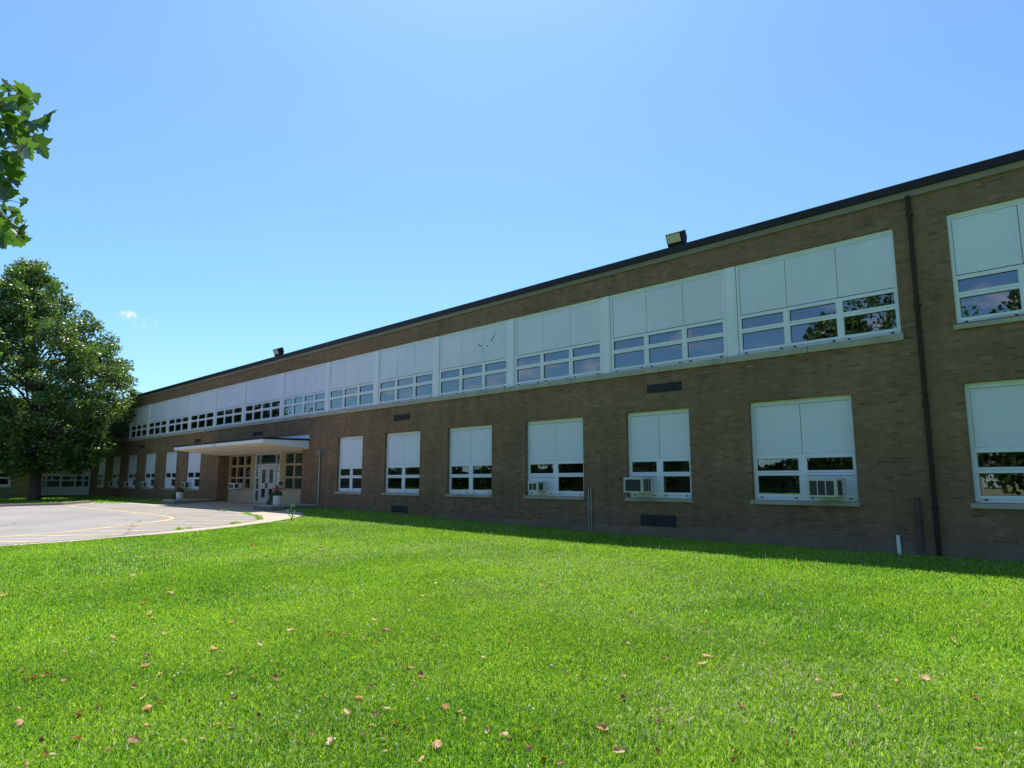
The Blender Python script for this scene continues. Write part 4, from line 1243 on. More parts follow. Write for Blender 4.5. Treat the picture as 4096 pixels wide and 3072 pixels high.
LEAVES = [
(-3.19, 2.63, 0.085, 't', 5.45, 'big curled tan leaf on near middle lawn, fifth from left of these'),
(-2.63, 3.45, 0.078, 't', 3.64, 'big curled tan leaf on near middle lawn, eighth from left of these'),
(-6.48, 1.29, 0.094, 'b', 3.29, 'big curled brown leaf on left lawn, leftmost of these'),
(-4.8, 1.2, 0.072, 'b', 5.52, 'big curled brown leaf on near left lawn, leftmost of these'),
(-4.53, 1.43, 0.071, 'b', 4.48, 'big curled brown leaf on near left lawn, rightmost of these'),
(-2.36, 3.25, 0.067, 't', 3.44, 'big curled tan leaf on near middle lawn, ninth from left of these'),
(-5.1, 1.68, 0.076, 't', 3.71, 'big curled tan leaf on near left lawn, middle of these'),
(-5.4, 1.03, 0.071, 't', 2.97, 'big curled tan leaf on near left lawn, leftmost of these'),
(-3.66, 2.22, 0.065, 't', 5.68, 'big curled tan leaf on near left lawn, rightmost of these'),
(-1.47, 5.83, 0.083, 't', 2.87, 'big curled tan leaf on right lawn, rightmost of these'),
(-1.8, 4.99, 0.076, 't', 3.72, 'big curled tan leaf on near right lawn'),
(-5.78, 4.09, 0.107, 'r', 0.56, 'big curled reddish brown leaf on middle lawn, leftmost of these'),
(-4.22, 2.78, 0.075, 't', 3.17, 'big curled tan leaf on near middle lawn, second from left of these'),
(-5.28, 1.33, 0.068, 'b', 5.44, 'big curled brown leaf on near left lawn, middle of these'),
(-1.86, 3.59, 0.056, 'r', 3.57, 'big curled reddish brown leaf on near right lawn'),
(-2.95, 5.34, 0.084, 't', 0.38, 'big curled tan leaf on right lawn, middle of these'),
(-2.19, 4.37, 0.066, 'b', 1.58, 'big curled brown leaf on near right lawn, leftmost of these'),
(-1.12, 5.57, 0.067, 'b', 2.32, 'big curled brown leaf on near right lawn, rightmost of these'),
(-9.8, 3.43, 0.128, 't', 2.32, 'big curled tan leaf on far left lawn'),
(-6.22, 2.02, 0.078, 't', 0.95, 'big curled tan leaf on left lawn, leftmost of these'),
(-6.33, 2.61, 0.085, 't', 2.42, 'big curled tan leaf on left lawn, rightmost of these'),
(-4.02, 2.55, 0.059, 't', 6.27, 'big curled tan leaf on near middle lawn, leftmost of these'),
(-3.02, 3.0, 0.054, 't', 3.27, 'big curled tan leaf on near middle lawn, sixth from left of these'),
(-2.75, 2.93, 0.05, 't', 3.74, 'big curled tan leaf on near middle lawn, seventh from left of these'),
(-2.86, 5.08, 0.072, 't', 4.25, 'big curled tan leaf on right lawn, leftmost of these'),
(-5.07, 2.58, 0.066, 'b', 3.94, 'big curled brown leaf on left lawn, rightmost of these'),
(-4.29, 3.37, 0.066, 'r', 0.28, 'big curled reddish brown leaf on middle lawn, rightmost of these'),
(-3.33, 2.36, 0.049, 't', 0.27, 'big curled tan leaf on near middle lawn, third from left of these'),
(-3.1, 2.44, 0.047, 't', 1.97, 'big curled tan leaf on near middle lawn, fourth from left of these'),
(-4.53, 3.44, 0.066, 'b', 3.86, 'big curled brown leaf on middle lawn'),
(-2.85, 3.98, 0.057, 'b', 4.52, 'medium brown leaf behind big tan leaf on near middle lawn, eighth from left'),
(-11.18, 1.83, 0.103, 't', 1.49, 'medium tan leaf behind big brown leaf on left lawn, leftmost'),
(-9.25, 2.92, 0.096, 'b', 3.79, 'medium brown leaf left of big tan leaf on far left lawn'),
(-7.32, 3.21, 0.083, 't', 0.08, 'medium tan leaf behind big tan leaf on left lawn, rightmost'),
(-7.53, 2.12, 0.076, 't', 6.25, 'medium tan leaf left of big tan leaf on left lawn, leftmost'),
(-6.48, 1.38, 0.061, 'b', 4.66, 'medium brown leaf just right of big brown leaf on left lawn, leftmost'),
(-5.35, 1.74, 0.055, 't', 4.76, 'medium tan leaf just behind big tan leaf on near left lawn, middle'),
(-3.86, 2.67, 0.051, 't', 1.94, 'medium tan leaf right of big tan leaf on near middle lawn, second from left'),
(-3.72, 2.55, 0.048, 't', 3.77, 'medium tan leaf right of big tan leaf on near middle lawn, leftmost'),
(-3.62, 3.05, 0.052, 't', 6.02, 'medium tan leaf behind big tan leaf on near middle lawn, fifth from left'),
(-3.13, 2.97, 0.047, 't', 2.89, 'medium tan leaf just left of big tan leaf on near middle lawn, sixth from left'),
(-2.59, 2.88, 0.042, 'r', 3.51, 'medium reddish leaf right of big tan leaf on near middle lawn, seventh from left'),
(-1.73, 4.0, 0.044, 'b', 1.95, 'medium brown leaf right of big reddish brown leaf on near right lawn'),
(-0.93, 4.61, 0.043, 't', 0.64, 'medium tan leaf in front of big brown leaf on near right lawn, rightmost'),
(-6.51, 2.12, 0.063, 'r', 4.01, 'small reddish brown leaf just behind big tan leaf on left lawn, leftmost'),
(-5.46, 2.4, 0.057, 't', 0.85, 'small tan leaf in front of big tan leaf on left lawn, rightmost'),
(-5.08, 4.17, 0.068, 'b', 0.28, 'small brown leaf behind big brown leaf on middle lawn'),
(-3.15, 4.41, 0.055, 't', 2.71, 'lower small tan leaf behind big tan leaf on near middle lawn, eighth from left'),
(-2.21, 3.4, 0.04, 'b', 0.07, 'small brown leaf right of big tan leaf on near middle lawn, ninth from left'),
(-2.02, 5.27, 0.053, 't', 2.01, 'small tan leaf left of big tan leaf on near right lawn'),
(-11.84, 3.55, 0.108, 't', 3.42, 'small tan leaf left of big tan leaf on far left lawn'),
(-8.49, 2.76, 0.079, 't', 3.93, 'upper small tan leaf in front of big tan leaf on far left lawn'),
(-6.25, 1.45, 0.053, 't', 4.22, 'lower small tan leaf right of big brown leaf on left lawn, leftmost'),
(-5.65, 1.76, 0.051, 'b', 0.4, 'small brown leaf behind big tan leaf on near left lawn, middle'),
(-4.67, 1.03, 0.039, 'b', 2.48, 'lower small brown leaf left of big brown leaf on near left lawn, leftmost'),
(-5.26, 2.5, 0.054, 'b', 2.74, 'upper small brown leaf left of big brown leaf on left lawn, rightmost'),
(-6.19, 2.98, 0.064, 't', 3.19, 'mid small tan leaf behind big brown leaf on left lawn, rightmost'),
(-6.5, 3.44, 0.069, 't', 4.28, 'upper small tan leaf behind big brown leaf on left lawn, rightmost'),
(-4.41, 2.14, 0.045, 'r', 6.22, 'small reddish brown leaf in front of big brown leaf on left lawn, rightmost'),
(-4.35, 2.96, 0.051, 't', 6.16, 'small tan leaf just right of big tan leaf on near middle lawn, second from left'),
(-3.63, 2.66, 0.043, 'b', 0.2, 'small brown leaf behind big tan leaf on near middle lawn, third from left'),
(-3.62, 2.42, 0.041, 'b', 3.83, 'small brown leaf left of big tan leaf on near middle lawn, third from left'),
(-3.54, 4.19, 0.054, 't', 5.91, 'upper small tan leaf behind big tan leaf on near middle lawn, eighth from left'),
(-3.34, 4.15, 0.052, 'b', 3.18, 'small brown leaf behind big tan leaf on near middle lawn, eighth from left'),
(-6.79, 1.29, 0.053, 'b', 5.45, 'small brown leaf just behind big brown leaf on left lawn, leftmost'),
(-4.59, 0.92, 0.035, 't', 5.88, 'small tan leaf in front of big tan leaf on near left lawn, leftmost'),
(-3.97, 2.11, 0.04, 'b', 5.4, 'lower small brown leaf left of big tan leaf on near left lawn, rightmost'),
(-4.27, 1.73, 0.039, 't', 4.48, 'upper small tan leaf right of big tan leaf on near left lawn, middle'),
(-3.55, 2.5, 0.039, 'r', 2.56, 'small reddish brown leaf just behind big tan leaf on near middle lawn, third from left'),
(-3.37, 2.99, 0.042, 't', 5.63, 'small tan leaf right of big tan leaf on near middle lawn, fifth from left'),
(-3.59, 2.84, 0.042, 'b', 2.37, 'small brown leaf behind big tan leaf on near middle lawn, fifth from left'),
(-3.17, 5.05, 0.054, 'b', 0.13, 'small brown leaf left of big tan leaf on right lawn, leftmost'),
(-1.58, 7.25, 0.059, 't', 3.74, 'lower small tan leaf behind big tan leaf on right lawn, rightmost'),
(-5.87, 2.0, 0.048, 't', 3.99, 'small tan leaf just right of big tan leaf on left lawn, leftmost'),
(-5.14, 1.77, 0.042, 'b', 1.89, 'small brown leaf just right of big tan leaf on near left lawn, middle'),
(-5.33, 1.45, 0.041, 't', 0.19, 'small tan leaf right of big brown leaf on near left lawn, middle'),
(-4.65, 1.06, 0.034, 't', 5.03, 'small tan leaf left of big brown leaf on near left lawn, leftmost'),
(-4.84, 2.16, 0.042, 'b', 0.61, 'mid small brown leaf left of big brown leaf on left lawn, rightmost'),
(-6.04, 3.62, 0.059, 'b', 5.83, 'lower small brown leaf left of big reddish brown leaf on middle lawn, leftmost'),
(-5.97, 3.41, 0.057, 'b', 5.38, 'small brown leaf behind big brown leaf on left lawn, rightmost'),
(-3.87, 2.22, 0.036, 'b', 6.06, 'upper small brown leaf left of big tan leaf on near left lawn, rightmost'),
(-6.28, 4.29, 0.065, 't', 6.22, 'small tan leaf just left of big reddish brown leaf on middle lawn, leftmost'),
(-5.46, 3.77, 0.056, 'b', 2.58, 'small brown leaf just in front of big reddish brown leaf on middle lawn, leftmost'),
(-3.89, 2.78, 0.04, 't', 0.48, 'small tan leaf right of big tan leaf on near middle lawn, second from left'),
(-3.46, 2.63, 0.037, 'b', 1.24, 'small brown leaf behind big tan leaf on near middle lawn, fourth from left'),
(-2.93, 2.96, 0.035, 'b', 4.04, 'small brown leaf just right of big tan leaf on near middle lawn, sixth from left'),
(-2.52, 4.0, 0.039, 'b', 1.89, 'small brown leaf in front of big tan leaf on right lawn, leftmost'),
(-1.92, 6.53, 0.052, 'b', 4.85, 'small brown leaf left of big tan leaf on right lawn, rightmost'),
(-5.03, 1.94, 0.038, 'r', 5.52, 'small reddish brown leaf right of big tan leaf on near left lawn, middle'),
(-4.33, 1.92, 0.034, 'b', 1.02, 'small brown leaf in front of big brown leaf on left lawn, rightmost'),
(-4.76, 1.57, 0.035, 't', 3.57, 'small tan leaf just in front of big tan leaf on near left lawn, middle'),
(-12.71, 7.33, 0.114, 't', 0.4, 'small tan leaf behind big reddish brown leaf on middle lawn, leftmost'),
(-5.94, 3.72, 0.054, 'b', 0.95, 'upper small brown leaf left of big reddish brown leaf on middle lawn, leftmost'),
(-7.63, 6.25, 0.078, 't', 1.85, 'upper small tan leaf right of big reddish brown leaf on middle lawn, leftmost'),
(-4.33, 4.07, 0.047, 't', 4.51, 'mid small tan leaf right of big reddish brown leaf on middle lawn, rightmost'),
(-2.44, 3.78, 0.034, 'r', 6.14, 'small reddish brown leaf right of big tan leaf on near middle lawn, ninth from left'),
(-2.54, 3.18, 0.031, 'r', 2.61, 'small reddish leaf in front of big tan leaf on near middle lawn, eighth from left'),
(-1.65, 9.2, 0.061, 'b', 1.89, 'upper small brown leaf behind big brown leaf on near right lawn, rightmost'),
(-1.55, 8.24, 0.055, 'b', 2.37, 'lower small brown leaf behind big brown leaf on near right lawn, rightmost'),
(-1.54, 4.96, 0.036, 't', 0.17, 'small tan leaf right of big tan leaf on near right lawn'),
(-1.61, 5.64, 0.04, 't', 1.5, 'small tan leaf left of big tan leaf on right lawn, rightmost'),
(-5.73, 1.09, 0.035, 't', 4.51, 'small tan leaf just behind big tan leaf on near left lawn, leftmost'),
(-4.32, 1.64, 0.031, 't', 1.33, 'lower small tan leaf right of big tan leaf on near left lawn, middle'),
(-6.41, 7.1, 0.072, 't', 5.48, 'upper small tan leaf right of big reddish brown leaf on middle lawn, rightmost'),
(-2.51, 2.92, 0.028, 'b', 3.89, 'small brown leaf right of big tan leaf on near middle lawn, seventh from left'),
(-2.54, 3.38, 0.03, 'b', 4.63, 'small brown leaf in front of big tan leaf on near middle lawn, eighth from left'),
(-1.9, 3.7, 0.029, 'b', 4.62, 'small brown leaf just behind big reddish brown leaf on near right lawn'),
(-7.32, 2.53, 0.048, 't', 1.63, 'small tan leaf behind big tan leaf on left lawn, leftmost'),
(-4.94, 1.06, 0.029, 'b', 5.78, 'small brown leaf right of big tan leaf on near left lawn, leftmost'),
(-5.24, 2.73, 0.039, 't', 1.89, 'small tan leaf just behind big brown leaf on left lawn, rightmost'),
(-5.92, 2.74, 0.042, 'b', 2.2, 'upper small brown leaf right of big tan leaf on left lawn, rightmost'),
(-5.61, 2.8, 0.041, 't', 3.67, 'lower small tan leaf behind big brown leaf on left lawn, rightmost'),
(-5.81, 3.05, 0.043, 'r', 3.67, 'lower small reddish brown leaf behind big brown leaf on left lawn, rightmost'),
(-6.61, 3.39, 0.049, 'r', 5.68, 'upper small reddish brown leaf behind big brown leaf on left lawn, rightmost'),
(-4.45, 1.9, 0.03, 'b', 4.22, 'lower small brown leaf left of big brown leaf on left lawn, rightmost'),
(-4.44, 2.63, 0.034, 't', 5.22, 'small tan leaf left of big tan leaf on near middle lawn, leftmost'),
(-5.74, 3.8, 0.047, 't', 5.03, 'small tan leaf left of big reddish brown leaf on middle lawn, leftmost'),
(-6.98, 5.47, 0.061, 't', 4.83, 'lower small tan leaf right of big reddish brown leaf on middle lawn, leftmost'),
(-3.42, 2.42, 0.028, 'b', 0.98, 'small brown leaf just behind big tan leaf on near middle lawn, third from left'),
(-2.65, 4.03, 0.032, 't', 1.49, 'small tan leaf right of big tan leaf on near middle lawn, eighth from left'),
(-3.69, 5.26, 0.044, 't', 3.87, 'small tan leaf left of big tan leaf on right lawn, leftmost'),
(-4.84, 4.91, 0.048, 'b', 3.97, 'small brown leaf right of big reddish brown leaf on middle lawn, rightmost'),
(-4.44, 6.4, 0.053, 'r', 2.93, 'small reddish brown leaf left of big tan leaf on right lawn, leftmost'),
(-3.49, 3.07, 0.032, 't', 4.27, 'small tan leaf behind big tan leaf on near middle lawn, fifth from left'),
(-4.48, 3.65, 0.04, 'b', 4.44, 'small brown leaf just right of big reddish brown leaf on middle lawn, rightmost'),
(-2.93, 3.19, 0.029, 'b', 0.14, 'small brown leaf behind big tan leaf on near middle lawn, seventh from left'),
(-1.82, 5.26, 0.034, 'b', 2.29, 'small brown leaf just right of big tan leaf on near right lawn'),
(-1.93, 5.27, 0.035, 'b', 1.96, 'small brown leaf just behind big tan leaf on near right lawn'),
(-1.76, 4.15, 0.028, 'r', 1.4, 'lower small reddish brown leaf left of big tan leaf on near right lawn'),
(-1.45, 4.22, 0.027, 'r', 5.05, 'small reddish brown leaf in front of big tan leaf on near right lawn'),
(-14.45, 6.67, 0.097, 'b', 1.79, 'small brown leaf right of big tan leaf on far left lawn'),
(-3.57, 6.45, 0.046, 'b', 2.73, 'small brown leaf behind big tan leaf on right lawn, middle'),
(-7.25, 1.66, 0.039, 't', 2.95, 'upper small tan leaf right of big brown leaf on left lawn, leftmost'),
(-9.06, 2.12, 0.049, 'b', 5.25, 'small brown leaf behind big brown leaf on left lawn, leftmost'),
(-8.93, 1.98, 0.048, 't', 2.99, 'small tan leaf behind big brown leaf on left lawn, leftmost'),
(-4.8, 1.06, 0.025, 'b', 2.79, 'upper small brown leaf left of big brown leaf on near left lawn, leftmost'),
(-5.52, 2.49, 0.035, 'b', 1.36, 'lower small brown leaf right of big tan leaf on left lawn, rightmost'),
(-3.8, 2.1, 0.025, 'r', 3.6, 'small reddish brown leaf left of big tan leaf on near left lawn, rightmost'),
(-4.52, 1.3, 0.025, 'b', 5.36, 'small brown leaf left of big brown leaf on near left lawn, rightmost'),
(-4.05, 3.41, 0.032, 't', 2.08, 'lower small tan leaf right of big reddish brown leaf on middle lawn, rightmost'),
(-4.14, 3.2, 0.032, 't', 5.53, 'small tan leaf just in front of big reddish brown leaf on middle lawn, rightmost'),
(-2.51, 3.85, 0.027, 't', 3.27, 'small tan leaf behind big tan leaf on near middle lawn, ninth from left'),
(-2.7, 5.07, 0.034, 't', 6.05, 'small tan leaf just in front of big tan leaf on right lawn, middle'),
(-2.38, 5.6, 0.035, 'r', 4.38, 'upper small reddish brown leaf left of big tan leaf on near right lawn'),
(-8.5, 3.73, 0.047, 'b', 5.26, 'small brown leaf behind big tan leaf on left lawn, rightmost'),
(-5.65, 2.54, 0.031, 'b', 6.06, 'mid small brown leaf right of big tan leaf on left lawn, rightmost'),
(-4.55, 4.59, 0.035, 'b', 0.38, 'small brown leaf behind big tan leaf on near middle lawn, sixth from left'),
(-4.56, 3.98, 0.033, 'r', 2.21, 'small reddish brown leaf right of big reddish brown leaf on middle lawn, rightmost'),
(-2.15, 7.33, 0.037, 't', 1.18, 'upper small tan leaf behind big tan leaf on right lawn, rightmost'),
(-8.25, 2.71, 0.038, 't', 0.41, 'mid small tan leaf in front of big tan leaf on far left lawn'),
(-7.85, 2.59, 0.036, 't', 1.47, 'lower small tan leaf in front of big tan leaf on far left lawn'),
(-2.28, 7.18, 0.033, 'b', 2.02, 'small brown leaf behind big tan leaf on near right lawn'),
(-4.26, 4.52, 0.028, 't', 3.94, 'small tan leaf behind big tan leaf on near middle lawn, sixth from left'),
]

# ------------------------------------------------------------------ trees
def crown_np(clumps, per, size, rng, aspect=0.75):
    P, Sz, R = [], [], []
    for (c, r) in clumps:
        n = int(per * (r / 0.8) ** 2)
        d = rng.normal(size=(n, 3))
        d /= np.linalg.norm(d, axis=1)[:, None]
        q = np.array(c) + d * r * (rng.uniform(0, 1, n) ** 0.45)[:, None] * np.array([1, 1, 0.72])
        P.append(q)
        Sz.append(rng.uniform(size[0], size[1], n))
        R.append(np.clip(rng.normal(0.5, 0.2, n) + rng.normal(0, 0.1), 0, 1))
    P, Sz, R = np.concatenate(P), np.concatenate(Sz), np.concatenate(R)
    V, F, sz = leafcards_np(P, Sz, rng, aspect, 0.25)
    return V, F, sz, np.repeat(R, 4)
def limb(mb, a, b, r0, r1, rng, sag=0.12, seg=7):
    a, b = Vector(a), Vector(b)
    L = (b - a).length
    pts, rad = [], []
    for k in range(6):
        t = k / 5
        p = a.lerp(b, t)
        p.z += math.sin(t * math.pi) * L * sag
        p += Vector(rng.normal(0, 0.02 * L, 3)) * (0 if k in (0, 5) else 1)
        pts.append(p)
        rad.append(r0 + (r1 - r0) * t)
    mb.tube(pts, rad, seg)

# big maple in front of the cross wing
TZ = [2.0, 2.4, 3.4, 5.0, 6.4, 8.5, 9.5, 10.7, 11.7, 12.7, 13.5, 14.8, 16.4]
TR = [3.0, 3.8, 4.4, 5.5, 6.4, 6.5, 6.2, 5.1, 4.4, 3.4, 3.0, 2.5, 0.8]
rng = np.random.default_rng(21)
tx, ty = -54.0, 9.86
tz = gz(tx, ty)
maple = thing('maple_tree', 'large leafy maple tree standing before the cross wing at the far end of the lot', 'tree', (tx, ty, tz))
clumps = []
while len(clumps) < 720:
    z = rng.uniform(2.0, 16.4)
    R = np.interp(z, TZ, TR)
    if rng.uniform(0, 6.8) > R:
        continue
    a = rng.uniform(0, 2 * np.pi)
    cr = rng.uniform(0.45, 0.85)
    # boughs: bumps round the outline
    bump = 1 + 0.10 * math.sin(5 * a + z * 1.3) + 0.07 * math.sin(3 * a - z * 2.1)
    r = max(0.0, R * bump - cr * 0.8) * (0.25 + 0.75 * rng.uniform(0, 1) ** 0.5)
    sh = -0.15 * max(0.0, z - 4)
    clumps.append(((tx + r * math.cos(a) + sh * 0.713, ty + r * math.sin(a) + sh * 0.701, tz + z + 0.25 * math.sin(a * 7)), cr))
V, F, sz, R = crown_np(clumps, 190, (0.13, 0.24), rng)
np_mesh('crown', V, F, sz, R, M['treeleaf'], maple)
mb = MB()
top = (tx - 1.0, ty - 0.9, tz + 12.5)
mb.tube([(tx, ty, tz - 0.2), (tx, ty, tz + 0.3), (tx - 0.05, ty, tz + 1.6), (tx - 0.25, ty - 0.2, tz + 4.5), (tx - 0.6, ty - 0.6, tz + 8.5), top], [0.52, 0.36, 0.31, 0.26, 0.16, 0.04], 12)
for (c, r) in clumps[::9]:
    h = min(max(1.7, c[2] - tz - 2.6), 11)
    t = h / 12.5
    limb(mb, (tx - 1.0 * t * t, ty - 0.9 * t * t, tz + h), c, 0.13 * (1.2 - t), 0.025, rng)
mb.build('trunk', M['bark'], maple, smooth=True)

# tree close to the camera on the left whose hanging spray of big lobed leaves enters the picture
NT = Vector((-9.2, -5.2, 0))
NT.z = gz(NT.x, NT.y)
near = thing('shade_tree', 'tree whose spray of large lobed leaves hangs against the sky above the big maple', 'tree', NT)
LOBE = [(0.0, 0.0), (-0.07, 0.14), (0.03, 0.24), (0.04, 0.44), (0.17, 0.36), (0.27, 0.44), (0.36, 0.62), (0.45, 0.47), (0.50, 0.30), (0.54, 0.22), (0.66, 0.30), (0.70, 0.18), (0.84, 0.15), (1.0, 0.0)]
def lobed(pos, size, r, V, F, Rv):
    down = Vector((r.normal(0, 0.55), r.normal(0, 0.55), r.uniform(-1.0, 0.15))).normalized()
    side = Vector(r.normal(0, 1, 3))
    side = (side - down * side.dot(down)).normalized()
    nrm = down.cross(side)
    fold = r.uniform(0.12, 0.5)
    curl = r.uniform(-0.35, 0.2)
    rv = min(1, max(0, r.normal(0.5, 0.22)))
    p0 = Vector(pos) - down * size * 0.5
    for sgn in (1, -1):
        i = len(V)
        for u, v in LOBE:
            q = p0 + down * (u * size) + side * (sgn * v * size * math.cos(fold)) + nrm * (v * size * math.sin(fold) + curl * size * u * u)
            V.append(tuple(q))
            Rv.append(rv)
        # fan from the midrib point to the lobed edge
        n = len(LOBE)
        mid = len(V)
        V.append(tuple(p0 + down * (0.45 * size) + nrm * (curl * size * 0.2)))
        Rv.append(rv)
        for k in range(n - 1):
            F.append((mid, i + k, i + k + 1) if sgn > 0 else (mid, i + k + 1, i + k))
r = np.random.default_rng(8)
V, F, Rv = [], [], []
for x, y, z, s in NEAR_LEAVES:
    lobed((x, y, z), 0.125 * s * r.uniform(0.75, 1.15), r, V, F, Rv)
for x, y, z, s in NEAR_LEAVES[:48]:
    q = Vector((x, y, z)) - RGT * r.uniform(0.0, 0.09) + Vector(r.normal(0, 0.02, 3))
    lobed(q, 0.10 * r.uniform(0.75, 1.15), r, V, F, Rv)
# leafy shoots along the bough that carries the spray
ka, kb = NT + Vector((0.1, 0.05, 2.5)), Vector((-6.3, -0.6, 4.3))
for k in range(170):
    p = ka.lerp(kb, r.uniform(0.25, 0.85)) + Vector(r.normal(0, 0.24, 3)) + Vector((0, 0, 0.05))
    lobed(p, 0.13 * r.uniform(0.75, 1.15), r, V, F, Rv)
for k in range(110):
    p = kb.lerp(Vector((-5.5, 0.25, 3.9)), r.uniform(0, 0.6)) + Vector(r.normal(0, 0.13, 3))
    if p.y > -0.12 * p.x - 0.55:
        continue
    lobed(p, 0.13 * r.uniform(0.75, 1.15), r, V, F, Rv)
fl = [i for f in F for i in f]
np_mesh('foliage', np.array(V), fl, np.full(len(F), 3), np.array(Rv), M['bigleaf'], near)
mb = MB()
mb.tube([NT + Vector((0, 0, -0.2)), NT + Vector((0, 0, 0.3)), NT + Vector((0.1, 0.05, 2.4)), NT + Vector((0.0, 0.1, 5.5)), NT + Vector((-0.2, 0, 9.5))], [0.36, 0.26, 0.21, 0.15, 0.04], 12)
tips = [(-5.15, 0.62, 3.55), (-5.1, 0.6, 3.95), (-5.05, 0.55, 3.98), (-5.2, 0.65, 3.2), (-5.05, 0.6, 3.75)]
knot = Vector((-6.3, -0.6, 4.3))
limb(mb, NT + Vector((0.1, 0.05, 2.5)), knot, 0.11, 0.035, r, 0.05)
for t in tips:
    limb(mb, knot, t, 0.02, 0.004, r, 0.03, 5)

for x, y, z, s in NEAR_LEAVES[:48:2] + NEAR_LEAVES[48::4]:
    t = min(tips, key=lambda t: (Vector(t) - Vector((x, y, z))).length)
    limb(mb, Vector(t).lerp(knot, 0.12), (x, y, z), 0.005, 0.002, r, 0.02, 4)
clumps = []
while len(clumps) < 150:
    z = r.uniform(3.2, 11.5)
    R = np.interp(z, [3, 5, 7, 9, 11.5], [2.2, 4.2, 4.6, 3.6, 0.6])
    a = r.uniform(0, 2 * np.pi)
    rr = R * math.sqrt(r.uniform(0.05, 1))
    clumps.append(((NT.x + rr * math.cos(a), NT.y + rr * math.sin(a), NT.z + z), r.uniform(0.45, 0.8)))
for (c, q) in clumps[::8]:
    limb(mb, NT + Vector((0, 0.05, min(9, max(2.4, c[2] - 2)))), c, 0.06, 0.015, r)
mb.build('trunk', M['bark'], near, smooth=True)
Vc, Fc, szc, Rc = crown_np(clumps, 60, (0.16, 0.26), r)
np_mesh('crown', Vc, Fc, szc, Rc, M['bigleaf'], near)

def noise_like(x):
    return np.sin(x * 0.9) * 0.5 + np.sin(x * 0.37 + 1) * 0.5
# trees across the street, seen only as reflections in the window glass
r = np.random.default_rng(31)
clumps = []
while len(clumps) < 230:
    z = r.uniform(1.2, 11.5)
    R = np.interp(z, [1, 3, 5, 8, 10, 11.6], [3.0, 4.6, 5.2, 4.6, 3.0, 0.8])
    a = r.uniform(0, 2 * np.pi)
    rr = R * (0.3 + 0.7 * math.sqrt(r.uniform(0, 1)))
    clumps.append(((rr * math.cos(a), rr * math.sin(a), z), r.uniform(0.6, 1.2)))
V, F, sz, R = crown_np(clumps, 26, (0.3, 0.55), r)
proto = thing('street_tree', 'street tree mirrored in the window glass', 'tree', (0, 0, 0), 'trees across the street mirrored in the windows')
np_mesh('crown', V, F, sz, R, M['farleaf'], proto)
mb = MB()
mb.tube([(0, 0, -0.3), (0, 0, 0.4), (0, 0, 4), (0.2, 0, 8)], [0.5, 0.35, 0.28, 0.08], 9)
mb.build('trunk', M['bark'], proto, smooth=True)
STREET = [(-24, -44, 0.62), (-46, -42, 0.72), (-60, -38, 0.98), (-72, -42, 1.02), (-84, -37, 1.12), (-97, -41, 1.2), (-110, -36, 1.2), (-124, -40, 1.35), (-138, -34, 1.3), (-153, -40, 1.45), (-170, -36, 1.5), (-15, -16, 1.05), (-4, -14, 1.0), (8, -18, 1.1), (20, -26, 1.1), (-190, -40, 1.6)]
kids = list(proto.children)
for i, (x, y, s) in enumerate(STREET):
    if i == 0:
        t = proto
    else:
        t = proto.copy()
        COL.objects.link(t)
        for k in kids:
            c = k.copy()
            COL.objects.link(c)
            c.parent = t
    t.location = (x, y, gz(x, y) - 0.05)
    t.scale = (s * (1 if i < 11 else 0.8), s * (1 if i < 11 else 0.8), s)
    t.rotation_euler.z = i * 1.7
    for k in t.children:
        k.matrix_parent_inverse = Matrix()

# hedge and houses across the street, mirrored in the lower panes
hd = thing('hedge', 'long dark hedge across the street mirrored in the lower windows', 'hedge', (-80, -52, 0))
q = np.stack([r.uniform(-200, 45, 30000), -52 + r.normal(0, 0.5, 30000), r.uniform(0.1, 1, 30000) ** 0.7 * 3.4], -1)
q[:, 2] += gz(-60, -52) + 0.5 * noise_like(q[:, 0])
V, F, sz = leafcards_np(q, r.uniform(0.35, 0.7, len(q)), r, 0.9)
m_ = MB()
m_.box(-200, 45, -52.5, -51.5, -0.1, 3.1)
m_.build('stem', M['hedgeleaf'], hd)  # solid core added inside the hedge, closing gaps in its reflection
np_mesh('foliage', V, F, sz, np.repeat(r.uniform(0, 0.6, len(q)), 4), M['hedgeleaf'], hd)
for x, w, lab in ((-12, 11, 'pale sided house mirrored in the nearest lower window'), (-52, 13, 'brick house mirrored in the middle lower windows')):
    hs_ = thing('house', lab, 'house', (x, -44, 0))
    m_ = MB()
    m_.box(x - w / 2, x + w / 2, -49, -41, -0.2, 3.4)
    m_.build('wall', M['tanpanel'] if x > -20 else M['brick'], hs_)
    m_ = MB()
    m_.prism([(-49.5, 3.41), (-40.5, 3.41), (-45, 6.0)], x - w / 2 - 0.4, x + w / 2 + 0.4)
    m_.build('roof', M['vent'], hs_)
    for k in (-0.3, 0.05, 0.33):
        m_ = MB()
        m_.box(x + k * w - 0.7, x + k * w + 0.7, -41.0, -40.95, 1.0, 2.4)
        m_.build('window', M['white'], hs_)

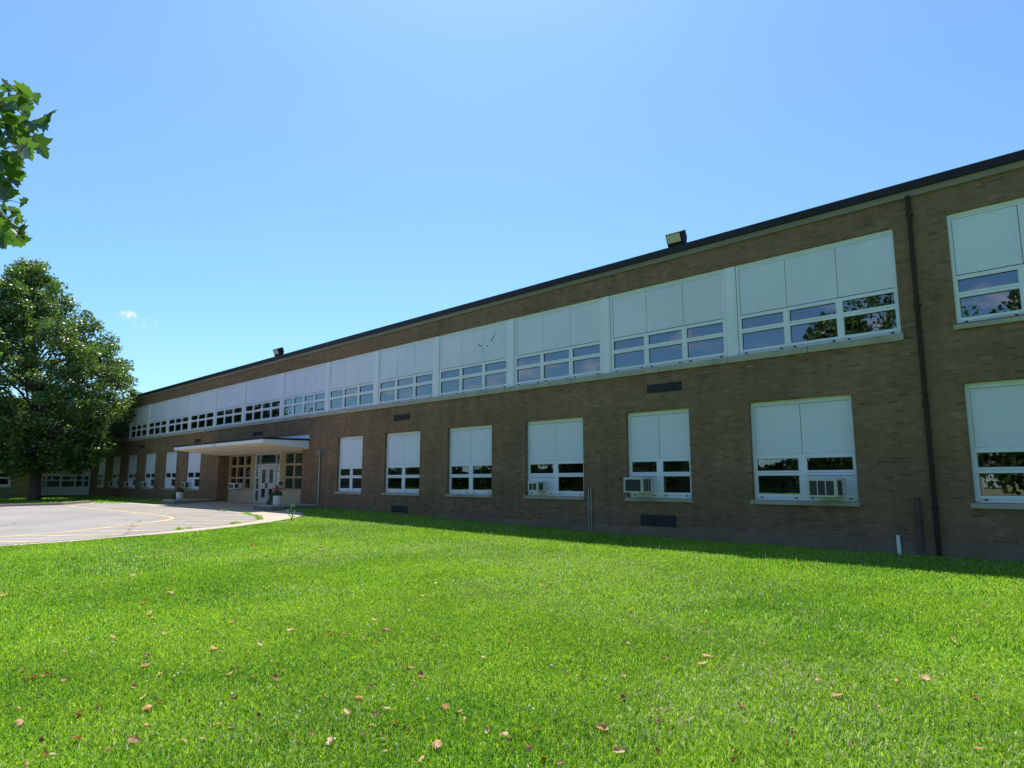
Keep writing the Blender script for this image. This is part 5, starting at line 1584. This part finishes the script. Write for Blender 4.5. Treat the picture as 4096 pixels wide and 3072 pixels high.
# ------------------------------------------------------------------ grass
rng = np.random.default_rng(77)
def lawn_points(n, x0, x1, y0, y1):
    x = rng.uniform(x0, x1, n)
    y = rng.uniform(y0, y1, n)
    ok = ~(inside(x, y, PAVED)) | ((edge_dist(x, y, PAVED) < 0.06) & (rng.uniform(0, 1, n) < 0.35))
    ok &= (y < 14.95) & ~((x < -26.2) & (x > -39) & (y > 12.8))
    return x[ok], y[ok]
def noise2(x, y, s, seed):
    """smooth value noise for patches in the turf"""
    q = np.random.default_rng(seed).uniform(0, 1, (256, 256))
    u, v = x / s + 100, y / s + 100
    i, j = np.floor(u).astype(int), np.floor(v).astype(int)
    fu, fv = sm(u - i), sm(v - j)
    g_ = lambda a, b: q[a % 256, b % 256]
    return (g_(i, j) * (1 - fu) + g_(i + 1, j) * fu) * (1 - fv) + (g_(i, j + 1) * (1 - fu) + g_(i + 1, j + 1) * fu) * fv
BX, BY, BW_, BH = [], [], [], []
# density falls and blades widen with distance from the lawn's near edge
for (x0, x1, y0, y1, dens, w, h) in [(-7.5, 3.0, 0.3, 6.5, 5000, 0.0054, 0.046), (-12, 4.5, -1.5, 10.5, 2200, 0.0065, 0.048), (-20, 9, -4, 15, 950, 0.009, 0.05), (-26.5, 12, -6, 15, 300, 0.013, 0.056), (-60, -38.5, 4, 15, 40, 0.03, 0.09)]:
    n = int((x1 - x0) * (y1 - y0) * dens)
    x, y = lawn_points(n, x0, x1, y0, y1)
    # keep what the picture, or one taken a few steps to the side, could show
    dpt = x * FWD.x + y * FWD.y
    lat = x * RGT.x + y * RGT.y
    ok = (dpt > 0.6) & (np.abs(lat) < dpt * 0.86 + 3.2)
    x, y = x[ok], y[ok]
    BX.append(x)
    BY.append(y)
    BW_.append(np.full(len(x), w))
    BH.append(np.full(len(x), h))
bx, by = np.concatenate(BX), np.concatenate(BY)
bw, bh = np.concatenate(BW_), np.concatenate(BH)
n = len(bx)
p1 = noise2(bx, by, 1.3, 1) * 0.4 + noise2(bx, by, 0.35, 2) * 0.25 + noise2(bx, by, 3.4, 3) * 0.35
bh = bh * (0.55 + 0.5 * noise2(bx, by, 0.5, 4) + rng.uniform(-0.2, 0.45, n))
bw = bw * rng.uniform(0.7, 1.3, n)
val = np.clip(0.42 + (p1 - 0.5) * 0.65 + rng.normal(0, 0.24, n), 0, 0.87)
dry = noise2(bx, by, 2.3, 6) * 0.7 + noise2(bx, by, 0.6, 7) * 0.3
isdry = rng.uniform(0, 1, n) < np.clip((dry - 0.5) * 0.6 * np.clip((by + 1) / 6, 0.25, 1), 0.005, 0.16)
val = np.where(isdry, rng.uniform(0.91, 1.0, n), val)
base = np.stack([bx, by, ground_z(bx, by) - 0.004], -1)
V, F, sz = blades_np(n, base, bh, bw, np.clip(rng.normal(0.55, 0.25, n), 0.1, 1.1), rng)
gr = np_mesh('grass', V, F, sz, np.repeat(val, 5), M['grass'])
tag(gr, kind='stuff')
print('grass blades', n)
# tall seed stalks that the mower missed, mostly along the wall's shadow edge
k = 260
sx_, sy_ = rng.uniform(-20, 3, k), np.where(rng.uniform(0, 1, k) < 0.65, rng.uniform(11.6, 14.6, k), rng.uniform(3, 12, k))
okk = ~inside(sx_, sy_, PAVED)
sx_, sy_ = sx_[okk], sy_[okk]
k = len(sx_)
V, F, sz = blades_np(k, np.stack([sx_, sy_, ground_z(sx_, sy_)], -1), rng.uniform(0.09, 0.2, k), rng.uniform(0.004, 0.008, k), np.clip(rng.normal(0.3, 0.2, k), 0.05, 0.8), rng)
tag(np_mesh('grass_stalks', V, F, sz, np.repeat(np.where(rng.uniform(0, 1, k) < 0.5, 0.95, 0.75), 5), M['grass']), kind='stuff')
# white clover heads
m_ = MB()
for _ in range(400):
    x, y = rng.uniform(-17, 1.5), rng.uniform(1.5, 12)
    if noise2(np.array([x]), np.array([y]), 2.6, 9)[0] < 0.52 or inside(x, y, PAVED):
        continue
    z = gz(x, y) + rng.uniform(0.045, 0.075)
    s = rng.uniform(0.005, 0.009)
    m_.lathe([(s * 0.3, -s), (s, -s * 0.3), (s * 0.9, s * 0.4), (s * 0.3, s)], (x, y, z), 7)
    m_.tube([(x, y, z - 0.06), (x, y, z - s)], 0.0012, 3)
tag(m_.build('clover_flowers', M['clover']), kind='stuff')
# weeds in the joints of the lot and along the kerb
pts = []
for (xa, ya), (xb, yb), k, w in [((-23.2, 10.85), (-25.6, 11.4), 260, 0.05), ((-21.7, 10.2), (-23.0, 10.8), 130, 0.05), ((-20.4, 8.7), (-20.75, 9.2), 90, 0.05), ((-40.5, 11.95), (-43.5, 10.8), 160, 0.1), ((-27.5, 11.55), (-28.8, 11.58), 60, 0.04), ((-19.6, 6.8), (-19.9, 7.6), 60, 0.04)]:
    k = int(k * 0.7)
    t = np.clip(rng.choice(rng.uniform(0, 1, 7), k) + rng.normal(0, 0.06, k), 0, 1)
    pts.append(np.stack([xa + (xb - xa) * t + rng.normal(0, w, k), ya + (yb - ya) * t + rng.normal(0, w, k)], -1))
pts = np.concatenate(pts)
base = np.stack([pts[:, 0], pts[:, 1], ground_z(pts[:, 0], pts[:, 1]) + 0.02], -1)
k = len(base)
V, F, sz = blades_np(k, base, rng.uniform(0.02, 0.11, k), rng.uniform(0.02, 0.04, k), np.clip(rng.normal(0.8, 0.3, k), 0.2, 1.4), rng)
tag(np_mesh('weeds', V, F, sz, np.repeat(rng.uniform(0.2, 0.95, k), 5) * 0.87, M['grass']), kind='stuff')
# one tall weed at the edge of the walk
wx, wy = -21.05, 11.0
wd = thing('tall_weed', 'tall leafy weed at the lawn edge of the pale walk, before the entrance', 'weed', (wx, wy, gz(wx, wy)))
m_ = MB()
z0 = gz(wx, wy)
m_.tube([(wx, wy, z0), (wx + 0.02, wy, z0 + 0.25), (wx - 0.02, wy + 0.02, z0 + 0.48), (wx - 0.1, wy + 0.02, z0 + 0.56)], [0.008, 0.007, 0.005, 0.003], 6)
m_.build('stem', M['weedleaf'], wd)
q = []
for k in range(26):
    t = k / 25
    q.append((wx + rng.normal(0, 0.075 * (1.2 - t)), wy + rng.normal(0, 0.06), z0 + 0.06 + 0.50 * t))
V, F, sz = leafcards_np(np.array(q), rng.uniform(0.06, 0.14, 26), rng, 0.45)
np_mesh('foliage', V, F, sz, np.repeat(rng.uniform(0, 1, 26), 4), M['weedleaf'], wd)

# ------------------------------------------------------------------ fallen leaves, each one a thing
def dry_leaf(nm, size, kind, seed):
    q = np.random.default_rng(seed)
    V, F, R = [], [], []
    n, mrows = 7, 5
    cu, cv = q.uniform(1.2, 3.6), q.uniform(0.5, 2.0)
    tw = q.uniform(-0.6, 0.6)
    ph = q.uniform(0, 6.28)
    for a in range(n):
        u = a / (n - 1)
        wid = math.sin(math.pi * min(1, max(0.0, u * 0.94 + 0.05))) ** 0.6 * (0.36 + 0.14 * math.sin(3 * math.pi * u + ph))
        for b in range(mrows):
            v = (b / (mrows - 1) - 0.5) * 2
            x = (u - 0.5)
            y = v * wid
            ang = y * cu
            yy = math.sin(ang) / cu
            zz = (1 - math.cos(ang)) / cu
            zz += (x * x) * cv * 0.35 + 0.05 * math.sin(9 * u + 5 * v + ph) + tw * x * y
            V.append((x * size, yy * size, zz * size))
            R.append(float(np.clip(0.5 + 0.35 * math.sin(4 * u + ph) + q.normal(0, 0.18), 0, 1)))
    for a in range(n - 1):
        for b in range(mrows - 1):
            i = a * mrows + b
            F.append((i, i + mrows, i + mrows + 1, i + 1))
    i = len(V)
    s = size * 0.012
    for x in (0.46, 0.72):
        for dy, dz in ((-s, 0), (s, 0), (0, s * 1.6)):
            V.append((x * size, dy, 0.09 * size + dz + (0.1 * size if x > 0.5 else 0)))
            R.append(0.3)
    for k in range(3):
        F.append((i + k, i + (k + 1) % 3, i + 3 + (k + 1) % 3, i + 3 + k))
    return np_mesh(nm, np.array(V), [k for f in F for k in f], np.array([len(f) for f in F]), np.array(R), M[{'t': 'tanleaf', 'b': 'brownleaf', 'r': 'redleaf'}[kind]])
for i, (x, y, size, kind, rot, label) in enumerate(LEAVES):
    o = dry_leaf('fallen_leaf', max(0.038, size * 1.05), kind, 500 + i)
    q = np.random.default_rng(900 + i)
    o.location = (x, y, gz(x, y) + 0.03 + 0.12 * size)
    o.rotation_euler = (q.normal(0, 0.5) + (math.pi if q.uniform() < 0.3 else 0), q.normal(0, 0.45), rot)
    tag(o, label, 'fallen leaf', 'fallen leaves scattered on the lawn')
